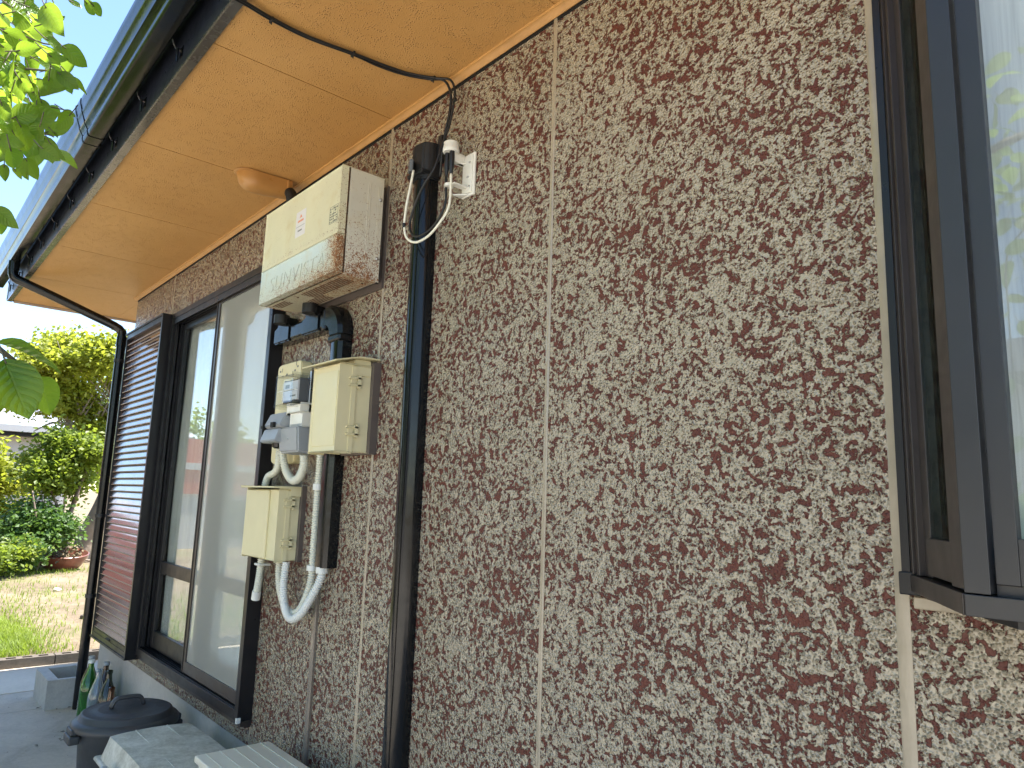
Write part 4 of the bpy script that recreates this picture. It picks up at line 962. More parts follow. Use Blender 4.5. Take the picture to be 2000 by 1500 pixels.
# ---- concrete trough
tr_ = empty('concrete_trough', 'rectangular grey concrete trough standing open on the paving beside the downpipe', 'trough', (-6.13, -.15, 0))
b = BM(); x0, x1, y0, y1 = -.22, .222, -.147, .135; zt = .192
ix0, ix1, iy0, iy1 = x0+.045, x1-.035, y0+.065, y1-.04
box(b, x0, ix0, y0, y1, 0, zt, 0); box(b, ix1, x1, y0, y1, 0, zt); box(b, ix0, ix1, y0, iy0, 0, zt); box(b, ix0, ix1, iy1, y1, 0, zt); box(b, ix0, ix1, iy0, iy1, 0, .05)
bmesh.ops.remove_doubles(b, verts=b.verts[:], dist=1e-5)
obj('basin', b, 'trough', tr_)

# ================================================================ GARDEN
def leaf_cloud(name, centres, n, size, m, parent=None, seed=1, up=.3, shape=None, loc=(0, 0, 0)):
    """many small folded leaves: centres = (x, y, z, rx, ry, rz, weight)"""
    rn = random.Random(seed); verts = []; faces = []
    tot = sum(c[6] for c in centres)
    for c in centres:
        cnt = int(n*c[6]/tot)
        # leaves sit in sprigs
        i = 0
        while i < cnt:
            d = Vector((rn.gauss(0, 1), rn.gauss(0, 1), rn.gauss(0, 1))).normalized(); rr = rn.random()**.42
            p0 = Vector((c[0]+d.x*c[3]*rr, c[1]+d.y*c[4]*rr, c[2]+d.z*c[5]*rr))
            g = noise.noise(p0*1.7+Vector((seed*3.1, 0, 0)))
            if g < -.16: i += .5; continue
            tw = Vector((rn.gauss(0, 1), rn.gauss(0, 1), rn.gauss(0, .6)+.3)).normalized()
            for k_ in range(rn.randint(4, 8)):
                i += 1
                p = p0+tw*size*1.1*k_*.6+Vector((rn.gauss(0, .3), rn.gauss(0, .3), rn.gauss(0, .3)))*size
                a = Vector((rn.gauss(0, 1), rn.gauss(0, 1), rn.gauss(0, .6)-.25)).normalized()*size*rn.uniform(.6, 1.25)
                nn = (Vector((rn.gauss(0, .6), rn.gauss(0, .6), up+rn.random()))).normalized()
                s = a.cross(nn).normalized()*a.length*.34; nn = s.cross(a).normalized()
                q = len(verts)
                verts += [p, p+a*.5+s+nn*a.length*.06, p+a, p+a*.5-s+nn*a.length*.06]
                faces += [(q, q+1, q+2), (q, q+2, q+3)]
    me = bpy.data.meshes.new(name); L = Vector(loc); me.from_pydata([v-L for v in verts], [], faces); me.materials.append(MAT[m])
    o = bpy.data.objects.new(name, me); col.objects.link(o)
    if parent: o.parent = parent
    return o
def limbs(base, segs, m='bark', parent=None, name='trunk'):
    b = BM(); B0 = Vector(base)
    for pts, r0, r1 in segs:
        P = smooth_path(pts, .12); n = len(P)
        tube(b, [p-B0 for p in P], [r0+(r1-r0)*i/(n-1) for i in range(n)], 9)
    return obj(name, b, m, parent, smooth=True)
def tree(name, label, base, segs, centres, n, size, m, seed, bark='bark', up=.3):
    e = empty(name, label, 'tree', base)
    limbs(base, segs, bark, e); leaf_cloud('crown', centres, n, size, m, e, seed, up, loc=base); return e
rn = random.Random(12)
def blob(cx, cy, cz, rx, ry, rz, k_, sc=.45, seed=0):
    r2 = random.Random(seed); out = []
    for i in range(k_):
        d = Vector((r2.gauss(0, 1), r2.gauss(0, 1), r2.gauss(0, 1))).normalized(); rr = r2.random()**.45
        q = sc*r2.uniform(.6, 1.2)
        out.append((cx+d.x*rx*rr, cy+d.y*ry*rr, cz+d.z*rz*rr, rx*q, ry*q, rz*q*.8, q))
    return out
# light yellow-green tree with the thick leaning trunk
tb = (-16.3, 1.93, GZ)
tree('garden_tree', 'yellow-green garden tree with a thick leaning trunk beyond the clay pot', tb,
     [([(-16.3, 1.90, 0), (-16.3, 1.95, .5), (-16.2, 2.12, 1.1), (-16.2, 2.30, 1.9), (-16.3, 2.35, 2.6), (-16.4, 2.1, 3.4)], .24, .07),
      ([(-16.2, 2.2, 1.5), (-16.4, 1.8, 2.2), (-16.5, 1.3, 2.9), (-16.5, .95, 3.5)], .09, .02), ([(-16.25, 2.3, 2.2), (-16.0, 2.6, 3.0), (-16, 2.9, 3.9)], .08, .02),
      ([(-16.4, 2.1, 2.9), (-16.6, 1.7, 3.6), (-16.6, 1.5, 4.2)], .05, .012), ([(-16.3, 2.0, 3.3), (-16.1, 2.2, 4.3)], .04, .01), ([(-16.4, 1.4, 2.7), (-16.3, 1.1, 2.7), (-16.2, .8, 2.5)], .03, .008)]
     + [([(-16.3, 1.9+rn.uniform(-.4, .5), 2.9), (-16.3+rn.uniform(-.5, .5), 1.7+rn.uniform(-.9, 1.1), 4.0+rn.uniform(-.3, .5))], .018, .005) for _ in range(14)],
     blob(-16.4, 1.75, 4.0, 1.1, 1.35, .55, 16, .36, 3)+blob(-16.4, 1.0, 3.55, .8, .55, .35, 6, .42, 4)+blob(-16.5, 2.4, 2.5, 1, .8, .4, 5, .4, 5)+blob(-16.5, 1.5, 3.0, 1, 1.1, .4, 7, .4, 6)+blob(-16.6, .9, 3.9, .8, .7, .4, 5, .45, 9), 34000, .10, 'leaf_light', 3, 'bark_pale')
e = empty('shrub_tree', 'dense mid-green bush in front of the leaning trunk', 'bush', (-15.2, 1.45, GZ))
limbs((-15.2, 1.45, GZ), [([(-15.2, 1.45, 0), (-15.3, 1.4, .9), (-15.3, 1.6, 1.9)], .07, .02), ([(-15.25, 1.4, .7), (-15.2, 1.0, 1.5)], .04, .012), ([(-15.3, 1.45, 1.2), (-15.3, 1.6, 2.0)], .04, .01)], 'bark', e, 'stem')
leaf_cloud('crown', blob(-15.4, 1.22, 1.95, .7, .55, .70, 14, .42, 7), 15000, .095, 'leaf_mid', e, 9, loc=(-15.2, 1.45, GZ))
e = empty('dark_bush', 'dark green bush left of the leaning trunk', 'bush', (-14.6, .75, GZ))
limbs((-14.6, .75, GZ), [([(-14.6, .75, 0), (-14.6, .8, .8), (-14.7, .7, 1.4)], .04, .01)], 'bark', e, 'stem')
leaf_cloud('crown', blob(-14.9, .95, .85, .6, .65, .5, 12, .42, 17), 9500, .09, 'leaf_dark', e, 19, loc=(-14.6, .75, GZ))
e = empty('hedge', 'bright yellow-green hedge under the neighbouring metal roof', 'hedge', (-19, 0, GZ))
limbs((-19, 0, GZ), [([(-19, y, 0), (-19, y+.1, 1.0), (-19, y, 1.8)], .04, .01) for y in (-.8, 0, .6, 1.2)], 'bark', e, 'stem')
leaf_cloud('foliage', blob(-19, .1, 1.85, .7, 1.5, .55, 24, .30, 27)+blob(-19, .0, .8, .6, 1.5, .6, 12, .36, 28), 34000, .13, 'leaf_light', e, 29, loc=(-19, 0, GZ))
e = empty('fern_clump', 'spiky yellow leaved clump low in front of the hedge', 'plant', (-15.6, .35, GZ))
b = BM(); rr = random.Random(8)
for i in range(90):
    a = rr.uniform(0, 6.28); l = rr.uniform(.35, .7); z0 = rr.uniform(.15, .75); d = Vector((math.cos(a), math.sin(a), 0)); P = [Vector((0, 0, z0))+d*l*t+Vector((0, 0, l*(.9*t-1.0*t*t))) for t in (0, .35, .7, 1)]
    s = d.cross(Vector((0, 0, 1)))
    ww = [.012, .022, .016, .002]; rw = [[b.verts.new(p+s*w_), b.verts.new(p-s*w_)] for p, w_ in zip(P, ww)]
    for p, q in zip(rw, rw[1:]): b.faces.new((p[0], p[1], q[1], q[0]))
obj('fronds', b, 'leaf_light', e)
for i, (x, y, n_, hh, lb, mt_) in enumerate(((-13.9, .15, 1500, .45, 'low leafy weed patch farthest left along the garden edge', 'leaf_mid'), (-14.2, .62, 1700, .5, 'low broad-leaved weeds in front of the dark bush', 'leaf_dark'), (-15.9, 1.05, 1000, .35, 'low weeds at the foot of the leaning trunk', 'leaf_mid'), (-17, -.1, 1800, .8, 'dark shrub under the yellow hedge', 'leaf_dark'), (-17.2, .9, 1800, .8, 'shaded shrub between hedge and dark bush', 'leaf_dark'))):
    e = empty('weed_patch' if i < 3 else 'shrub', lb, 'weeds' if i < 3 else 'shrub', (x, y, GZ)); 
    limbs((x, y, GZ), [([(x, y, 0), (x+.05, y+.08, hh)], .012, .004), ([(x, y+.2, 0), (x+.05, y+.28, hh)], .012, .004), ([(x, y-.2, 0), (x+.05, y-.28, hh)], .012, .004)], 'twig', e, 'stem')
    leaf_cloud('foliage', blob(x, y, hh*.6+.05, .4, .5, hh*.5, 7, .5, 40+i), n_, .075, mt_, e, 50+i, loc=(x, y, GZ))
# far wood behind everything, and trees out of frame that close the horizon
def far_tree(x, y, h, w_, m, seed, label, n=2600):
    e = empty('far_tree', label, 'tree', (x, y, GZ), 'distant trees beyond the garden')
    limbs((x, y, GZ), [([(x, y, 0), (x, y+.1, h*.5), (x, y, h*.8)], .14, .03), ([(x, y, h*.35), (x, y+w_*.4, h*.7)], .06, .01), ([(x, y, h*.4), (x, y-w_*.4, h*.7)], .06, .01)], 'bark', e)
    leaf_cloud('crown', blob(x, y, h*.62, w_*.7, w_, h*.38, 12, .42, seed), n, .17, m, e, seed+100, loc=(x, y, GZ))
far_tree(-27, 3.2, 4.0, 1.9, 'leaf_mid', 60, 'rounded green tree seen behind the leaning garden tree')
far_tree(-30, 5.6, 4.6, 2.0, 'leaf_light', 61, 'distant tree nearest the house corner')
far_tree(-24, -6.5, 3.6, 1.9, 'leaf_mid', 62, 'distant tree left of the frame behind the red building')
for (x, y, h, w_, mm, sd_, lb) in ((-9.5, -6.3, 4.2, 1.5, 'leaf_mid', 81, 'yard tree across the paving, nearest the red building'), (-7.2, -7.6, 4.4, 1.6, 'leaf_dark', 82, 'dark yard tree across the paving'), (-11.8, -8.2, 4.4, 1.7, 'leaf_mid', 83, 'yard tree standing farthest back across the paving'), (-5.0, -9.2, 3.2, 1.3, 'leaf_mid', 84, 'small yard tree across the paving, nearest the bay window side')):
    far_tree(x, y, h, w_, mm, sd_, lb, 3500)
far_tree(-6.2, -3.9, 5.6, 1.25, 'leaf_mid', 86, 'tall unseen tree added nearest the eaves corner to darken the gutter reflection', 15000)  # this tree and the next are unseen, added to darken the gutter's reflection
far_tree(-8.6, -4.9, 6.4, 1.5, 'leaf_dark', 87, 'tall dark unseen tree added behind the one nearest the eaves for the gutter reflection', 15000)
# neighbour with corrugated metal roof
nb = empty('neighbour_shed', 'neighbouring shed with a pale corrugated metal roof behind the hedge', 'shed', (-26, -1, GZ))
b = BM(); box(b, -1.8, 3, -4.2, 3.6, 0, 2.95); obj('wall', b, 'house_wall', nb)
b = BM(); n = 150
Va = []
for i in range(n+1):
    y = -4.8+9.0*i/n; dz = .035*math.sin(i*math.pi/2.5) if True else 0
    Va.append((b.verts.new((.9+2.6, y, 3.02+dz)), b.verts.new((-1.6, y, 4.15+dz))))
for i in range(n): b.faces.new((Va[i][0], Va[i+1][0], Va[i+1][1], Va[i][1]))
obj('roof', b, simple('galvanised_sheet', (.36, .36, .40), .5), nb, smooth=True)
b = BM(); box(b, 3.45, 3.55, -4.8, 4.2, 2.80, 2.97); obj('eaves_board', b, 'house_wall', nb)
b = BM(); box(b, 3.0, 3.44, -4.7, 4.1, 2.70, 2.79); obj('eaves_soffit', b, 'dark', nb)
# long red building off to the left (seen in the panes)
rb = empty('red_building', 'long low salmon red building with white band, mirrored in the window', 'building', (-19.0, -8, GZ))
b = BM(); box(b, -3, 0, -7.5, 5.6, 1.35, 2.72); obj('upper_wall', b, 'red', rb)
b = BM(); box(b, .001, .03, -7.5, 5.6, 1.95, 2.12); obj('white_band', b, 'house_wall', rb)
b = BM(); box(b, -2.9, -.05, -7.4, 5.5, 0, 1.349); obj('lower_wall', b, 'house_wall', rb)
b = BM()
for y in (-6, -3.5, -1, 1.5, 4): box(b, -.0499, -.03, y, y+.9, .25, 1.2)
obj('lower_opening', b, 'dark', rb)
# opposite houses across the way, mirrored in the bay and gutters
for (x, y, w_, d, h, lb) in ((-9, -17, 9, 6, 4.5, 'pale two-storey house across the garden'), (3, -19, 8, 6, 3.6, 'low pale house opposite the bay window')):
    e = empty('opposite_house', lb, 'house', (x, y, -.02))
    b = BM(); box(b, -w_/2, w_/2, -d, 0, 0, h); obj('wall', b, 'house_wall', e)
    b = BM(); prism(b, [(.6, h-.05), (-d/2, h+1.4), (-d-.6, h-.05)], 'X', -w_/2-.5, w_/2+.5); obj('roof', b, 'roof_tile', e)
    for i in range(3):
        xx = -w_/2+1.2+i*(w_-3.2)/2; b = BM(); box(b, xx, xx+1.4, .001, .02, .9, 2.1); obj('window', b, 'dark', e)
# ---- clay pot, debris boards
pt = empty('clay_pot', 'wide tilted reddish brown glazed clay pot filled with leaves near the tree', 'pot', (-14.9, 1.30, GZ))
b = BM(); lathe(b, [(.001, 0), (.22, 0), (.30, .08), (.375, .22), (.39, .27), (.40, .29), (.385, .30), (.365, .28), (.33, .15), (.2, .08), (.001, .08)], segs=40); b.transform(Matrix.Rotation(R(9), 4, 'Y')); obj('bowl', b, 'clay', pt, smooth=50)
leaf_cloud('fallen_leaves', [(0, 0, .22, .3, .3, .05, 1)], 350, .08, 'straw', pt, 71)
rr = random.Random(5)
for i, (x, y, l, a, tl, lb) in enumerate(((-16.9, .85, 1.3, 40, 8, 'long grey weathered board lying on the garden rubble'), (-16.2, 1.20, .8, 100, 3, 'short pale plank beside the clay pot'), (-16.5, .95, .7, 120, 12, 'grey plank leaning over the short pale one'), (-15.9, .9, .9, 75, 2, 'low dark plank at the edge of the rubble'))):
    b = BM(); box(b, -l/2, l/2, -.09, .09, 0, .03, .003); o = obj('board', b, 'wood'); o.location = (x, y, GZ+.06+.05*i); o.rotation_euler = (R(tl), R(tl*.6), R(a)); tag(o, lb, 'board', 'old boards in the garden')
b = BM()
for i in range(120):
    x = rr.uniform(-17.3, -15.4); y = rr.uniform(.2, 1.7); l = rr.uniform(.1, .5); a = rr.uniform(0, 3.14)
    tube(b, [(x, y, GZ+rr.uniform(0, .14)), (x+l*math.cos(a), y+l*math.sin(a), GZ+rr.uniform(0, .2))], rr.uniform(.006, .018), 5)
tag(obj('twig_litter', b, 'bark_pale'), 'litter of dry sticks and prunings', 'twigs', kind='stuff')
for (x, y, s, lb) in ((-9.3, .62, .07, 'dark stone half sunk in the soil by the downpipe'), (-11.9, .75, .05, 'small white stone on the dry soil'), (-9.15, .75, .05, 'smaller dark stone beside the half sunk one')):
    b = BM(); bmesh.ops.create_icosphere(b, subdivisions=3, radius=s)
    for v in b.verts: v.co *= 1+.35*noise.noise(v.co*18+Vector((x, y, 0)))
    for v in b.verts: v.co.z *= .6
    o = obj('stone', b, 'conc_light' if 'white' in lb else 'kerb', smooth=True); o.location = (x, y, GZ+.02); tag(o, lb, 'stone')
# ---- small litter on the paving
b = BM(); rr = random.Random(77)
for i in range(420):
    x = rr.uniform(-6.4, -2.2); y = -abs(rr.gauss(0, .35))-.02 if rr.random() < .6 else rr.uniform(-1.3, -.02); s = rr.uniform(.002, .006) if rr.random() < .9 else rr.uniform(.010, .02)
    a = rr.uniform(0, 6.3); ca, sa = math.cos(a)*s, math.sin(a)*s; z = .0065
    v = [b.verts.new((x+p*ca-q*sa, y+p*sa+q*ca, z+h)) for p, q, h in ((-1, 0, 0), (0, -.5, s*.25), (1, 0, 0), (0, .5, s*.3))]; b.faces.new(v)
tag(obj('leaf_litter', b, 'kerb'), 'scattered grit and leaf crumbs on the paving', 'litter', kind='stuff')
# ---- grass
def grass(name, m, label, spots, hmin, hmax, seed):
    rn = random.Random(seed); verts = []; faces = []
    for (cx, cy, rx, ry, n) in spots:
        for i in range(n):
            x = cx+rn.gauss(0, .5)*rx; y = cy+rn.gauss(0, .5)*ry
            if x > -7.47: continue
            a = rn.uniform(0, 6.28); h = rn.uniform(hmin, hmax); w_ = rn.uniform(.002, .004)*1.4; b0 = Vector((x, y, GZ-.01)); l = Vector((math.cos(a), math.sin(a), 0)); s = Vector((-l.y, l.x, 0))*w_
            m1 = b0+Vector((0, 0, h*.6))+l*h*.18; t = b0+Vector((0, 0, h))+l*h*rn.uniform(.3, .8); q = len(verts)
            verts += [b0+s, b0-s, m1+s*.8, m1-s*.8, t]; faces += [(q, q+1, q+3, q+2), (q+2, q+3, q+4)]
    me = bpy.data.meshes.new(name); me.from_pydata(verts, [], faces); me.materials.append(MAT[m]); o = bpy.data.objects.new(name, me); col.objects.link(o); tag(o, label, 'grass', kind='stuff')
grass('grass', 'grass', 'bright green grass growing beyond the kerb', [(-8.4, -.50, 1.2, .50, 13000), (-9.2, -.45, 1.0, .38, 3500), (-10.2, .1, 1.5, .5, 500), (-12, .5, 2.5, .9, 700), (-8.6, -3.5, 2, 3, 9000), (-14.6, .6, .8, 1.2, 1500)], .03, .10, 3)
grass('dry_straw', 'straw', 'dry straw and cut grass scattered on the garden soil', [(-9.5, .3, 3, 1.3, 4500), (-12.5, .7, 3, 1.2, 4500), (-15, 1.0, 2, 1.5, 2500)], .004, .016, 4)

# ================================================================ NEAR TREE (persimmon-like) left of the camera
LT = []
for i in range(9):
    t = i/8; wdt = math.sin(math.pi*min(1, t**.82))**.8*.29 if 0 < t < 1 else .0
    LT.append((t, wdt))
def leaf_mesh(bm, p, d, n, size, droop=.25, fold=.18, wav=.03, seed=0):
    uvl = bm.loops.layers.uv.verify(); d = d.normalized(); s = d.cross(n).normalized(); n = s.cross(d).normalized(); rows = []; r3 = random.Random(seed); ph = r3.random()*6; wide = r3.uniform(.95, 1.25)
    for t, w_ in LT:
        c = p+d*size*t-n*size*droop*t*t
        row = []
        for k_ in (-1, -.5, 0, .5, 1):
            off = k_*w_*size*wide
            row.append(bm.verts.new(c+s*off+n*(abs(k_)*fold*w_*size*1.2-(.012*size if k_ == 0 else 0)+wav*size*math.sin(t*9+ph+k_*2)*abs(k_))))
        rows.append(row)
    for i_ in range(len(rows)-1):
        a, b_ = rows[i_], rows[i_+1]
        for k_ in range(4):
            f = bm.faces.new((a[k_], a[k_+1], b_[k_+1], b_[k_])); f.smooth = True
            for lp, (ii, kk) in zip(f.loops, ((i_, k_), (i_, k_+1), (i_+1, k_+1), (i_+1, k_))): lp[uvl].uv = (LT[ii][0], kk/4)
pb = Vector((-1.9, -3.1, 0))
pt_ = empty('persimmon_tree', 'leafy tree with large glossy oval leaves reaching over from the left', 'tree', pb)
